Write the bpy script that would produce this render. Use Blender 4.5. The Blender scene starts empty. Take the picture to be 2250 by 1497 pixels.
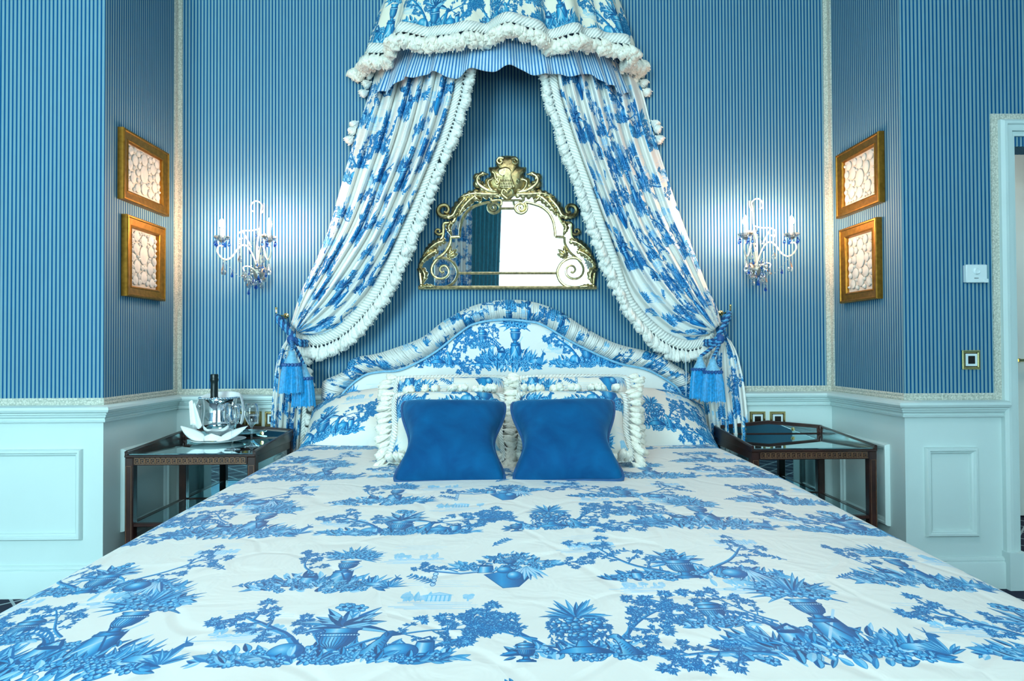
import bpy, math, random
import numpy as np
from mathutils import Matrix, Vector

# ------------------------------------------------------------------ camera, light, exposure
C = bpy.context.scene
FPX, CZ = 1400.0, 1.05
PITCH, ROLL, YAW = math.radians(.8174), math.radians(-.2572), math.radians(.8793)
_f = Vector((math.sin(YAW) * math.cos(PITCH), math.cos(YAW) * math.cos(PITCH), math.sin(PITCH)))
_r0 = Vector((math.cos(YAW), -math.sin(YAW), 0)); _u0 = _r0.cross(_f)
_r = math.cos(ROLL) * _r0 + math.sin(ROLL) * _u0; _u = -math.sin(ROLL) * _r0 + math.cos(ROLL) * _u0
cam_data = bpy.data.cameras.new('camera'); cam = bpy.data.objects.new('camera', cam_data); C.collection.objects.link(cam)
cam_data.sensor_width = 36.0; cam_data.lens = FPX / 2250 * 36; cam_data.clip_start = .02
cam.matrix_world = Matrix(((_r.x, _u.x, -_f.x, 0), (_r.y, _u.y, -_f.y, 0), (_r.z, _u.z, -_f.z, CZ), (0, 0, 0, 1)))
C.camera = cam
C.view_settings.view_transform = 'Standard'; C.view_settings.look = 'None'
C.view_settings.gamma = 1.0; C.view_settings.use_curve_mapping = False
C.view_settings.exposure = 0.12
C.display_settings.display_device = 'sRGB'
W = bpy.data.worlds.new('daylight'); C.world = W; W.use_nodes = True
W.node_tree.nodes['Background'].inputs[0].default_value = (.75, .9, 1, 1)
W.node_tree.nodes['Background'].inputs[1].default_value = 2.0

def area_light(name, loc, rot, sx, sy, power, col):
    l = bpy.data.lights.new(name, 'AREA'); l.shape = 'RECTANGLE'; l.size = sx; l.size_y = sy; l.energy = power; l.color = col
    o = bpy.data.objects.new(name, l); o.location = loc; o.rotation_euler = rot; C.collection.objects.link(o); return o
YR = -2.3                                                # the wall behind the camera holds two tall windows
WIN = [(-.10, 1.75, .35, 3.35), (-3.0, -1.4, .35, 3.35)]
area_light('daylight_window_1', (.82, YR - .32, 1.9), (math.radians(90), 0, 0), 1.8, 2.9, 135, (.61, .94, .99))
area_light('daylight_window_2', (-2.2, YR - .32, 2.0), (math.radians(90), 0, 0), 1.6, 2.9, 300, (.58, .94, .99))
area_light('corridor_fill', (2.8, 3.15, 2.62), (0, 0, 0), .4, .3, 9, (1, .93, .8))  # unseen fill added to brighten the corridor beyond the doorway
BULB = 800
area_light('added_overhead_fill', (.1, .7, 3.55), (0, 0, 0), .9, .9, 36, (.86, .97, 1.0))   # unseen fill light added above the viewer to brighten the bedspread

# ------------------------------------------------------------------ picture geometry helpers
def ray(px, py): return _r * ((px - 1125) / FPX) + _u * ((748.5 - py) / FPX) + _f
def onY(px, py, Y): d = ray(px, py); return d * (Y / d.y) + Vector((0, 0, CZ))
def onX(px, py, X): d = ray(px, py); return d * (X / d.x) + Vector((0, 0, CZ))
def onZ(px, py, Z): d = ray(px, py); return d * ((Z - CZ) / d.z) + Vector((0, 0, CZ))

def resample(pts, n):
    """smooth curve through the points, n samples at equal arc length"""
    P = np.array(pts, float); m = len(P)
    out = []
    for i in range(m - 1):
        p0 = P[max(i - 1, 0)]; p1 = P[i]; p2 = P[i + 1]; p3 = P[min(i + 2, m - 1)]
        for t in np.linspace(0, 1, 14, endpoint=False):
            out.append(.5 * (2 * p1 + (p2 - p0) * t + (2 * p0 - 5 * p1 + 4 * p2 - p3) * t * t + (3 * p1 - p0 - 3 * p2 + p3) * t ** 3))
    out.append(P[-1]); Q = np.array(out)
    s = np.r_[0, np.cumsum(np.linalg.norm(np.diff(Q, axis=0), axis=1))]
    t = np.linspace(0, s[-1], n)
    return np.stack([np.interp(t, s, Q[:, k]) for k in range(Q.shape[1])], 1)

# ------------------------------------------------------------------ mesh builder
class MB:
    def __init__(s): s.v = []; s.f = []; s.uv = {}; s.mi = []
    def add(s, verts, faces, uvs=None, mi=0):
        b = len(s.v); s.v += [tuple(map(float, p)) for p in verts]
        s.f += [tuple(b + i for i in f) for f in faces]; s.mi += [mi] * len(faces)
        if uvs is not None:
            for i, q in enumerate(uvs): s.uv[b + i] = (float(q[0]), float(q[1]))
        return s
    def box(s, x0, x1, y0, y1, z0, z1, mi=0):
        v = []; f = []; uv = []
        c = [(x0, y0, z0), (x1, y0, z0), (x1, y1, z0), (x0, y1, z0), (x0, y0, z1), (x1, y0, z1), (x1, y1, z1), (x0, y1, z1)]
        for q in ((0, 1, 5, 4), (1, 2, 6, 5), (2, 3, 7, 6), (3, 0, 4, 7), (4, 5, 6, 7), (3, 2, 1, 0)):
            b = len(v); P = [c[i] for i in q]
            v += P; f.append((b, b + 1, b + 2, b + 3))
            dx = abs(P[0][0] - P[2][0]); dy = abs(P[0][1] - P[2][1]); dz = abs(P[0][2] - P[2][2])
            if dz < 1e-9: uv += [(p[0], p[1]) for p in P]
            elif dy < 1e-9: uv += [(p[0], p[2]) for p in P]
            else: uv += [(p[1], p[2]) for p in P]
        return s.add(v, f, uv, mi)
    def bbox(s, x0, x1, y0, y1, z0, z1, b=.003):
        """box with chamfered edges"""
        o = []
        xs = (x0, x0 + b, x1 - b, x1); ys = (y0, y0 + b, y1 - b, y1); zs = (z0, z0 + b, z1 - b, z1)
        V = {}; v = []
        def p(i, j, k):
            key = (i, j, k)
            if key not in V: V[key] = len(v); v.append((xs[i], ys[j], zs[k]))
            return V[key]
        f = [[p(1, 1, 0), p(1, 2, 0), p(2, 2, 0), p(2, 1, 0)], [p(1, 1, 3), p(2, 1, 3), p(2, 2, 3), p(1, 2, 3)],
             [p(1, 0, 1), p(2, 0, 1), p(2, 0, 2), p(1, 0, 2)], [p(1, 3, 1), p(1, 3, 2), p(2, 3, 2), p(2, 3, 1)],
             [p(0, 1, 1), p(0, 1, 2), p(0, 2, 2), p(0, 2, 1)], [p(3, 1, 1), p(3, 2, 1), p(3, 2, 2), p(3, 1, 2)]]
        for (a, A) in ((1, 0), (2, 3)):
            for (c, Cc) in ((1, 0), (2, 3)):
                f.append([p(1, A, c), p(2, A, c), p(2, a, Cc), p(1, a, Cc)])
                f.append([p(A, 1, c), p(A, 2, c), p(a, 2, Cc), p(a, 1, Cc)])
                f.append([p(A, c, 1), p(A, c, 2), p(a, Cc, 2), p(a, Cc, 1)])
                for (e, E) in ((1, 0), (2, 3)): f.append([p(A, c, e), p(a, Cc, e), p(a, c, E)])
        return s.add(v, f)
    def grid(s, P, uv=None, closed_u=False, mi=0):
        P = np.asarray(P, float); nu, nv = P.shape[:2]
        f = []
        for i in range(nu if closed_u else nu - 1):
            i2 = (i + 1) % nu
            for j in range(nv - 1): f.append((i * nv + j, i2 * nv + j, i2 * nv + j + 1, i * nv + j + 1))
        return s.add(P.reshape(-1, 3), f, None if uv is None else np.asarray(uv).reshape(-1, 2), mi)
    def tube(s, pts, r, seg=8, caps=True):
        P = np.array([tuple(p) for p in pts], float); n = len(P)
        R = np.full(n, r, float) if np.isscalar(r) else np.array(r, float)
        T = np.gradient(P, axis=0); T /= np.linalg.norm(T, axis=1)[:, None] + 1e-12
        N = np.cross(T[0], (0, 0, 1.0))
        if np.linalg.norm(N) < .1: N = np.cross(T[0], (0, 1.0, 0))
        N /= np.linalg.norm(N); v = []; L = 0; uv = []
        for i in range(n):
            N = N - T[i] * N.dot(T[i]); N /= np.linalg.norm(N) + 1e-12; B = np.cross(T[i], N)
            if i: L += np.linalg.norm(P[i] - P[i - 1])
            for k in range(seg):
                a = 2 * math.pi * k / seg
                v.append(P[i] + R[i] * (math.cos(a) * N + math.sin(a) * B)); uv.append((k / seg * 6.28 * R[i], L))
        f = [(i * seg + k, i * seg + (k + 1) % seg, (i + 1) * seg + (k + 1) % seg, (i + 1) * seg + k) for i in range(n - 1) for k in range(seg)]
        if caps: f += [tuple(range(seg - 1, -1, -1)), tuple((n - 1) * seg + k for k in range(seg))]
        return s.add(v, f, uv)
    def lathe(s, prof, c=(0, 0, 0), seg=24, fn=None):
        v = []; n = len(prof)
        for i, (r, z) in enumerate(prof):
            for k in range(seg):
                a = 2 * math.pi * k / seg; rr, zz = (r, z) if fn is None else fn(r, z, a)
                v.append((c[0] + rr * math.cos(a), c[1] + rr * math.sin(a), c[2] + zz))
        f = [(i * seg + k, i * seg + (k + 1) % seg, (i + 1) * seg + (k + 1) % seg, (i + 1) * seg + k) for i in range(n - 1) for k in range(seg)]
        if prof[0][0] > 1e-6: f.append(tuple(range(seg - 1, -1, -1)))
        if prof[-1][0] > 1e-6: f.append(tuple((n - 1) * seg + k for k in range(seg)))
        return s.add(v, f)
    def ball(s, c, rx, ry=None, rz=None, seg=10, rings=6):
        ry = rx if ry is None else ry; rz = rx if rz is None else rz
        v = []
        for i in range(rings + 1):
            t = math.pi * i / rings
            for k in range(seg):
                a = 2 * math.pi * k / seg
                v.append((c[0] + rx * math.sin(t) * math.cos(a), c[1] + ry * math.sin(t) * math.sin(a), c[2] - rz * math.cos(t)))
        f = [(i * seg + k, i * seg + (k + 1) % seg, (i + 1) * seg + (k + 1) % seg, (i + 1) * seg + k) for i in range(rings) for k in range(seg)]
        return s.add(v, f)
    def prism(s, poly, fn, d0, d1):
        """polygon (a, b) extruded from depth d0 to d1; fn(a, b, d) -> point"""
        n = len(poly); v = [fn(a, b, d0) for a, b in poly] + [fn(a, b, d1) for a, b in poly]
        f = [tuple(range(n)), tuple(range(2 * n - 1, n - 1, -1))] + [(i, i + n, (i + 1) % n + n, (i + 1) % n) for i in range(n)]
        return s.add(v, f)
    def framing(s, w, h, prof, fn):
        """mitred rectangular frame; prof = (inset from outer edge, height); fn(a, b, d) with a, b from the centre"""
        v = []
        for (sx, sy) in ((-1, -1), (1, -1), (1, 1), (-1, 1)):
            for q, d in prof: v.append(fn(sx * (w / 2 - q), sy * (h / 2 - q), d))
        n = len(prof)
        f = [(i * n + k, ((i + 1) % 4) * n + k, ((i + 1) % 4) * n + k + 1, i * n + k + 1) for i in range(4) for k in range(n - 1)]
        return s.add(v, f)
    def sweep(s, path, prof):
        """profile (out from the wall, z) along a plan path, mitred"""
        P = [Vector((a, b)) for a, b in path]; n = len(P); v = []; m = len(prof); L = 0; uv = []
        for i in range(n):
            nn = []
            for a, b in ((i - 1, i), (i, i + 1)):
                if 0 <= a and b < n:
                    d = (P[b] - P[a]).normalized(); nn.append(Vector((d.y, -d.x)))
            k = nn[0] if len(nn) == 1 else (nn[0] + nn[1]) / (1 + nn[0].dot(nn[1]))
            if i: L += (P[i] - P[i - 1]).length
            c = 0
            for j, (o, z) in enumerate(prof):
                if j: c += math.hypot(o - prof[j - 1][0], z - prof[j - 1][1])
                v.append((P[i].x + k.x * o, P[i].y + k.y * o, z)); uv.append((L, c))
        f = [(i * m + j, (i + 1) * m + j, (i + 1) * m + j + 1, i * m + j + 1) for i in range(n - 1) for j in range(m - 1)]
        f += [tuple(range(m)), tuple((n - 1) * m + j for j in range(m - 1, -1, -1))]
        return s.add(v, f, uv)
    def mesh(s, name, mat, smooth=True, sharp=None):
        me = bpy.data.meshes.new(name); me.from_pydata(s.v, [], s.f)
        for m in (mat if isinstance(mat, (list, tuple)) else [mat]): me.materials.append(m)
        if s.uv:
            l = me.uv_layers.new(name='UVMap'); idx = np.zeros(len(me.loops), np.int32); me.loops.foreach_get('vertex_index', idx)
            U = np.zeros((len(s.v), 2), np.float32)
            for k, q in s.uv.items(): U[k] = q
            l.data.foreach_set('uv', U[idx].ravel())
        if any(s.mi): me.polygons.foreach_set('material_index', s.mi)
        if smooth:
            me.polygons.foreach_set('use_smooth', [True] * len(me.polygons))
            if sharp: me.set_sharp_from_angle(angle=math.radians(sharp))
        me.update(); return me
    def build(s, name, mat, parent=None, smooth=True, sharp=40, kind=None, rel=None):
        """rel: subtract this point from the (world) coordinates first"""
        if rel is not None:
            rx, ry, rz = rel; s.v = [(a - rx, b - ry, c - rz) for a, b, c in s.v]
        o = bpy.data.objects.new(name, s.mesh(name, mat, smooth, sharp)); C.collection.objects.link(o)
        if parent is not None: o.parent = parent
        if kind: o['kind'] = kind
        return o

def tag(o, label, cat, group=None):
    o['label'] = label; o['category'] = cat
    if group: o['group'] = group
    return o
def thing(name, label, cat, loc=(0, 0, 0), group=None, rot=(0, 0, 0)):
    o = bpy.data.objects.new(name, None); o.empty_display_size = .05; o.location = loc; o.rotation_euler = rot
    C.collection.objects.link(o); return tag(o, label, cat, group)
def struct(name, mb, mat, parent=None, smooth=False, sharp=40):
    return mb.build(name, mat, parent, smooth, sharp, None if parent else 'structure')
def inst(name, me, parent, loc, rot=None, scale=None, label=None):
    o = bpy.data.objects.new(name, me); C.collection.objects.link(o); o.parent = parent
    if rot is not None: o.rotation_mode = 'QUATERNION'; o.rotation_quaternion = rot
    o.location = loc
    if scale is not None: o.scale = scale
    if label: o['label'] = label
    return o
def down_quat(d, roll=0.0):
    """rotation that turns local -Z towards d"""
    q = Vector((0, 0, -1)).rotation_difference(Vector(d).normalized())
    from mathutils import Quaternion
    return q @ Quaternion((0, 0, 1), roll)

# ------------------------------------------------------------------ materials
MATS = {}
def material(name):
    m = bpy.data.materials.new(name); m.use_nodes = True; nt = m.node_tree; MATS[name] = m
    return m, nt, nt.nodes['Principled BSDF'], nt.nodes.new, nt.links.new
def noise_bump(nt, b, scale, strength, dist=.002, coord='Object', detail=4):
    tc = nt.nodes.new('ShaderNodeTexCoord'); n = nt.nodes.new('ShaderNodeTexNoise'); n.inputs['Scale'].default_value = scale; n.inputs['Detail'].default_value = detail
    bp = nt.nodes.new('ShaderNodeBump'); bp.inputs['Strength'].default_value = strength; bp.inputs['Distance'].default_value = dist
    nt.links.new(tc.outputs[coord], n.inputs['Vector']); nt.links.new(n.outputs[0], bp.inputs['Height']); nt.links.new(bp.outputs[0], b.inputs['Normal'])
    return n, bp
def simple(name, col, rough=.5, metal=0.0, var=.12, scale=30, bump=.0, sheen=0, coat=0, spec=None):
    m, nt, b, N, L = material(name)
    b.inputs['Roughness'].default_value = rough; b.inputs['Metallic'].default_value = metal
    if sheen: b.inputs['Sheen Weight'].default_value = sheen; b.inputs['Sheen Roughness'].default_value = .4
    if coat: b.inputs['Coat Weight'].default_value = coat; b.inputs['Coat Roughness'].default_value = .1
    if spec is not None: b.inputs['Specular IOR Level'].default_value = spec
    n, bp = noise_bump(nt, b, scale, bump)
    r = N('ShaderNodeValToRGB'); r.color_ramp.elements[0].position = .3; r.color_ramp.elements[1].position = .7
    r.color_ramp.elements[0].color = tuple(c * (1 - var) for c in col) + (1,); r.color_ramp.elements[1].color = tuple(min(1, c * (1 + var)) for c in col) + (1,)
    L(n.outputs[0], r.inputs[0]); L(r.outputs[0], b.inputs['Base Color'])
    return m
def stripes(name, dark, light, mid, period, rough, sheen=0.0, spec=.4):
    m, nt, b, N, L = material(name)
    uv = N('ShaderNodeUVMap'); sp = N('ShaderNodeSeparateXYZ'); L(uv.outputs[0], sp.inputs[0])
    mu = N('ShaderNodeMath'); mu.operation = 'MULTIPLY'; mu.inputs[1].default_value = 1 / period; L(sp.outputs[0], mu.inputs[0])
    fr = N('ShaderNodeMath'); fr.operation = 'FRACT'; L(mu.outputs[0], fr.inputs[0])
    r = N('ShaderNodeValToRGB'); cr = r.color_ramp; cr.interpolation = 'LINEAR'
    cr.elements[0].position = 0; cr.elements[0].color = dark + (1,); cr.elements[1].position = 1; cr.elements[1].color = dark + (1,)
    for p, c in ((.40, dark), (.46, light), (.64, light), (.67, mid), (.72, mid), (.75, light), (.94, light)):
        e = cr.elements.new(p); e.color = c + (1,)
    L(fr.outputs[0], r.inputs[0])
    tc = N('ShaderNodeTexCoord'); mp = N('ShaderNodeMapping'); mp.inputs['Scale'].default_value = (60, 60, 1.5); L(tc.outputs['Object'], mp.inputs[0])
    n = N('ShaderNodeTexNoise'); n.inputs['Scale'].default_value = 6; L(mp.outputs[0], n.inputs['Vector'])
    mx = N('ShaderNodeMixRGB'); mx.blend_type = 'MULTIPLY'; mx.inputs[0].default_value = .22; L(r.outputs[0], mx.inputs[1]); L(n.outputs[0], mx.inputs[2])
    L(mx.outputs[0], b.inputs['Base Color']); b.inputs['Roughness'].default_value = rough; b.inputs['Specular IOR Level'].default_value = spec
    if sheen: b.inputs['Sheen Weight'].default_value = sheen
    return m

# ------------------------------------------------------------------ the toile print, drawn in numpy
def toile_ink():
    """Ink density (0..1) of one repeat of the toile print, drawn shape by shape."""
    TW, TH, K = 2080, 950, 1800.0          # drawn a little squat: the cloth stretches it lengthwise
    D = np.zeros((TH, TW), np.float32)
    rng = random.Random(11)
    def win(x0, x1, y0, y1):
        xs = np.arange(int(math.floor(x0)) - 2, int(math.ceil(x1)) + 3)
        ys = np.arange(int(math.floor(y0)) - 2, int(math.ceil(y1)) + 3)
        return xs.astype(np.float32), ys.astype(np.float32), np.ix_(ys % TH, xs % TW)
    def comp(ix, a, v):
        D[ix] = D[ix] * (1 - a) + a * v
    def ell(x, y, rx, ry, v, rim=None, light=None, rot=0):
        R = max(rx, ry)
        xs, ys, ix = win(x - R, x + R, y - R, y + R)
        gx, gy = xs[None, :] - x, ys[:, None] - y
        if rot:
            c, s = math.cos(rot), math.sin(rot); gx, gy = gx * c + gy * s, -gx * s + gy * c
        r = np.sqrt((gx / rx) ** 2 + (gy / ry) ** 2)
        a = np.clip((1 - r) * min(rx, ry) + .5, 0, 1)
        val = np.full(r.shape, v, np.float32)
        if light is not None:
            q = np.sqrt(((gx + .3 * rx) / rx) ** 2 + ((gy - .3 * ry) / ry) ** 2)
            val = light + (v - light) * np.clip(q, 0, 1)
        if rim is not None:
            val = np.where(r > 1 - 2.2 / min(rx, ry), rim, val)
        comp(ix, a, val)
    def leaf(x, y, ang, L, w, v=.8, v2=.5, bend=0.0):
        R = L * 1.05
        c, s = math.cos(ang), math.sin(ang)
        xa, ya = x + c * L, y + s * L
        xs, ys, ix = win(min(x, xa) - w - abs(bend) * L, max(x, xa) + w + abs(bend) * L, min(y, ya) - w - abs(bend) * L, max(y, ya) + w + abs(bend) * L)
        gx, gy = xs[None, :] - x, ys[:, None] - y
        t = (gx * c + gy * s) / L; n = -gx * s + gy * c
        n = n - bend * L * t * t
        tt = np.clip(t, 0, 1)
        hw = w * np.maximum(np.sin(np.pi * tt ** .8), 0) ** .9
        a = np.clip(hw - np.abs(n) + .5, 0, 1) * (t > 0) * (t < 1)
        val = np.where(n > 0, v, v2)
        val = np.where(np.abs(n) > hw - 1.6, np.maximum(v, .75 * (v > .4) + v * (v <= .4)), val)
        comp(ix, a, val)
    def stroke(pts, w0, w1, v, v2=None):
        pts = np.array(pts, float); n = len(pts) - 1
        m = max(w0, w1)
        x0, y0 = pts.min(0) - m; x1, y1 = pts.max(0) + m
        xs, ys, ix = win(x0, x1, y0, y1)
        gx, gy = xs[None, :], ys[:, None]
        best = np.full((len(ys), len(xs)), -1e9, np.float32); side = np.zeros_like(best)
        for i in range(n):
            ax, ay = pts[i]; bx, by = pts[i + 1]
            dx, dy = bx - ax, by - ay; l2 = dx * dx + dy * dy + 1e-9
            t = np.clip(((gx - ax) * dx + (gy - ay) * dy) / l2, 0, 1)
            d = np.sqrt((gx - ax - t * dx) ** 2 + (gy - ay - t * dy) ** 2)
            w = w0 + (w1 - w0) * (i + t) / n
            q = w - d; k = q > best
            best = np.where(k, q, best); side = np.where(k, (gx - ax) * dy - (gy - ay) * dx, side)
        a = np.clip(best + .5, 0, 1)
        comp(ix, a, v if v2 is None else np.where(side > 0, v, v2))
    def poly(pts, v, v2=None, rim=None):
        """filled polygon; v2 shades it from left to right"""
        P = np.array(pts, float)
        xs, ys, ix = win(P[:, 0].min(), P[:, 0].max(), P[:, 1].min(), P[:, 1].max())
        gx, gy = xs[None, :], ys[:, None]
        ins = np.zeros((len(ys), len(xs)), bool); dm = np.full(ins.shape, 1e9, np.float32)
        for i in range(len(P)):
            ax, ay = P[i]; bx, by = P[(i + 1) % len(P)]
            if ay != by:
                ins ^= ((ay > gy) != (by > gy)) & (gx < (bx - ax) * (gy - ay) / (by - ay) + ax)
            dx, dy = bx - ax, by - ay; l2 = dx * dx + dy * dy + 1e-9
            t = np.clip(((gx - ax) * dx + (gy - ay) * dy) / l2, 0, 1)
            dm = np.minimum(dm, (gx - ax - t * dx) ** 2 + (gy - ay - t * dy) ** 2)
        sd = np.where(ins, 1, -1) * np.sqrt(dm)
        a = np.clip(sd + .5, 0, 1)
        val = v
        if v2 is not None:
            u = (gx - P[:, 0].min()) / (np.ptp(P[:, 0]) + 1e-6)
            val = v + (v2 - v) * np.clip(1 - np.abs(u - .36) * 2.4, 0, 1) + 0 * gy
        if rim is not None:
            val = np.where(sd < 3.0, rim, val)
        comp(ix, a, val)
    def sprig(x, y, ang, s, dense=5, v=.85):
        for k in range(dense):
            a = ang + (k - (dense - 1) / 2) * (4.4 / dense) + rng.uniform(-.25, .25)
            L = s * rng.uniform(.75, 1.2)
            b = rng.uniform(.28, .36) * L
            leaf(x, y, a, L, b * .62, v, v * .38, rng.uniform(-.15, .15))
            for q in (-.55, .55):
                leaf(x + .35 * L * math.cos(a), y + .35 * L * math.sin(a), a + q * 1.3, L * .5, b * .38, v, v * .7)
    def branch(x, y, ang, L, s, curl=0.0, lev=0, w=6, v=.85):
        pts = [(x, y)]; a = ang; n = 9
        for i in range(n):
            a += curl / n + rng.uniform(-.16, .16)
            x += math.cos(a) * L / n; y += math.sin(a) * L / n
            pts.append((x, y))
        stroke(pts, w, w * .45, v, v * .6)
        if lev < 1:
            for i in range(2, n + 1):
                sd = 1 if i % 2 else -1
                if rng.random() < .82:
                    px, py = pts[i]
                    branch(px, py, a + sd * rng.uniform(.6, 1.1), L * rng.uniform(.22, .36), s, -sd * .4, lev + 1, w * .45, v)
        else:
            for i in (3, 6):
                sprig(pts[i][0], pts[i][1], ang + rng.uniform(-2, 2), s * .8, 3, v)
        sprig(x, y, a, s, 6, v)
    def twig(x, y, ang, L, s, v=.8):
        pts = [(x, y)]; a = ang
        for i in range(7):
            a += rng.uniform(-.2, .2); x += math.cos(a) * L / 7; y += math.sin(a) * L / 7; pts.append((x, y))
        stroke(pts, 3, 1.5, v)
        for i in range(1, 8):
            for sd in (-1, 1):
                leaf(pts[i][0], pts[i][1], a + sd * rng.uniform(.5, 1.0), s * rng.uniform(.7, 1.1), s * .2, v, v * .6, sd * .2)
    def bed(x, y, w, h, n, s, v0=.55):
        """a low bank of mixed foliage"""
        for k in range(n):
            u = rng.uniform(-1, 1); r = math.sqrt(max(0, 1 - u * u))
            px = x + u * w; py = y + rng.uniform(-.5, 1) * r * h
            a = math.pi / 2 - u * 1.1 + rng.uniform(-.9, .9)
            v = rng.choice((.3, .5, .7, .9, 1.0))
            leaf(px, py, a, s * rng.uniform(.6, 1.3), s * rng.uniform(.12, .26), v, v * rng.uniform(.35, .7), rng.uniform(-.3, .3))
        for k in range(n // 5):
            u = rng.uniform(-.9, .9)
            flower(x + u * w, y + rng.uniform(-.3, .9) * h * math.sqrt(1 - u * u), s * rng.uniform(.28, .42))
    def flower(x, y, r):
        for k in range(6):
            a = k * 1.047 + rng.uniform(0, .5)
            ell(x + .6 * r * math.cos(a), y + .6 * r * math.sin(a), r * .55, r * .42, .5, .85, .12, a)
        ell(x, y, r * .32, r * .32, .95)
    def blades(x, y, n, L, spread, w=.07):
        for k in range(n):
            u = (k + .5) / n * 2 - 1; u += rng.uniform(-.1, .1)
            a = math.pi / 2 - u * spread
            v = rng.choice((.5, .7, .9))
            leaf(x + u * L * .08, y, a, L * (1 - .25 * abs(u)) * rng.uniform(.8, 1.15), L * w, v, v * .45, -u * rng.uniform(.1, .35))
    def urn(x, y, s, lid=False):
        def sym(prof): return [(x + a * s, y + b * s) for a, b in prof] + [(x - a * s, y + b * s) for a, b in reversed(prof)]
        poly(sym([(.62, 0), (.62, .16), (.45, .24), (.45, .3)]), .95, .5, 1)
        poly(sym([(.3, .28), (.22, .42), (.2, .55), (.32, .62)]), .9, .45, 1)
        poly(sym([(.2, .58), (.44, .72), (.58, 1.0), (.62, 1.3), (.58, 1.5)]), .9, .22, 1)
        for k in range(-4, 5):
            u = k / 4.5
            stroke([(x + u * .24 * s, y + .64 * s), (x + u * .5 * s, y + .9 * s), (x + u * .56 * s, y + 1.25 * s)], 1.6, 1.2, .95)
        poly(sym([(.6, 1.3), (.68, 1.36), (.68, 1.44), (.6, 1.5)]), .9, .35, 1)
        poly(sym([(.58, 1.5), (.56, 1.66), (.68, 1.76), (.68, 1.86)]), .85, .18, 1)
        for k in range(-6, 7): ell(x + k * .1 * s, y + 1.4 * s, .035 * s, .035 * s, .1)
        if lid:
            poly(sym([(.7, 1.84), (.6, 1.98), (.3, 2.14), (.12, 2.2)]), .8, .2, 1)
            ell(x, y + 2.28 * s, .1 * s, .12 * s, .7, 1, .2)
    def bigplant(x, y, s):
        for L, n, sp in ((1.5, 9, 1.9), (1.15, 8, 1.5), (.8, 7, 1.1)):
            for k in range(n):
                u = (k + .5) / n * 2 - 1
                a = math.pi / 2 - u * sp + rng.uniform(-.15, .15)
                v = rng.choice((.55, .8, .95))
                leaf(x, y + .1 * s, a, L * s * rng.uniform(.85, 1.1), .17 * s, v, v * .3, -u * .3)
        for k in range(4):
            flower(x + rng.uniform(-.4, .4) * s, y + rng.uniform(.9, 1.5) * s, .26 * s)
    def fruitbasket(x, y, s):
        poly([(x - .9 * s, y), (x + .9 * s, y), (x + .7 * s, y + .22 * s), (x + .3 * s, y + .36 * s), (x - .3 * s, y + .36 * s), (x - .7 * s, y + .22 * s)], .95, .35, 1)
        poly([(x - .28 * s, y + .34 * s), (x + .28 * s, y + .34 * s), (x + .15 * s, y + .7 * s), (x + .5 * s, y + .95 * s), (x - .5 * s, y + .95 * s), (x - .15 * s, y + .7 * s)], .95, .4, 1)
        for k in range(95):
            a = rng.uniform(0, 6.283); r = math.sqrt(rng.random())
            fx = x + r * math.cos(a) * .92 * s; fy = y + 1.6 * s + r * math.sin(a) * .78 * s
            q = s * rng.uniform(.09, .16)
            ell(fx, fy, q, q * rng.uniform(.85, 1.1), .8, .98, .1)
        for k in range(26):
            a = rng.uniform(0, 6.283)
            sprig(x + math.cos(a) * .95 * s, y + 1.55 * s + math.sin(a) * .75 * s, a, s * .17, 4)
        for sd in (-1, 1):
            for q in (.75, .95, .6):
                pts = [(x + sd * q * s + rng.uniform(-3, 3), y + 1.25 * s - i * .1 * s) for i in range(7)]
                stroke(pts, 2, 1, .75)
                for p in pts[1:]: leaf(p[0], p[1], -1.57 + rng.uniform(-1, 1), s * .14, s * .035, .85, .5)
        blades(x, y + 2.15 * s, 19, 1.35 * s, 1.45, .07)
    def dog(x, y, s, fl=1):
        P = [(0, 0), (.62, 0), (.66, .1), (.52, .14), (.5, .5), (.56, .86), (.62, 1.02), (.86, 1.08), (.88, 1.2), (.7, 1.27), (.56, 1.36), (.38, 1.32), (.28, 1.12), (.24, .92), (.08, .66), (-.06, .36), (-.3, .1), (-.28, .02)]
        poly([(x + fl * a * s, y + b * s) for a, b in P], .9, .3, .98)
        leaf(x + fl * .4 * s, y + 1.28 * s, -1.4, .32 * s, .08 * s, .95, .7)
        for k in range(7): stroke([(x + fl * (.1 + k * .05) * s, y + (.2 + k * .1) * s), (x + fl * (.2 + k * .05) * s, y + (.1 + k * .1) * s)], 1.5, 1, .95)
    def deer(x, y, s, fl=1):
        P = [(0, .1), (.5, .02), (1.0, .06), (1.12, .3), (1.2, .6), (1.4, .66), (1.36, .78), (1.2, .84), (1.1, .78), (.95, .45), (.6, .38), (.2, .36), (0, .25)]
        poly([(x + fl * a * s, y + b * s) for a, b in P], .75, .15, .85)
        for q in (-.12, .1): stroke([(x + fl * 1.15 * s, y + .82 * s), (x + fl * (1.15 + q) * s, y + 1.08 * s)], 2.5, 1, .8)
    def can(x, y, s, fl=1):
        poly([(x - .4 * s, y), (x + .4 * s, y), (x + .34 * s, y + .8 * s), (x - .34 * s, y + .8 * s)], .8, .12, .95)
        ell(x, y + .8 * s, .34 * s, .09 * s, .95)
        stroke([(x + fl * .38 * s, y + .15 * s), (x + fl * .75 * s, y + .6 * s), (x + fl * .95 * s, y + .85 * s)], .07 * s, .05 * s, .8, .3)
        stroke([(x - fl * .3 * s, y + .75 * s), (x - fl * .1 * s, y + 1.15 * s), (x + fl * .25 * s, y + .95 * s)], .045 * s, .045 * s, .9)
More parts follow.
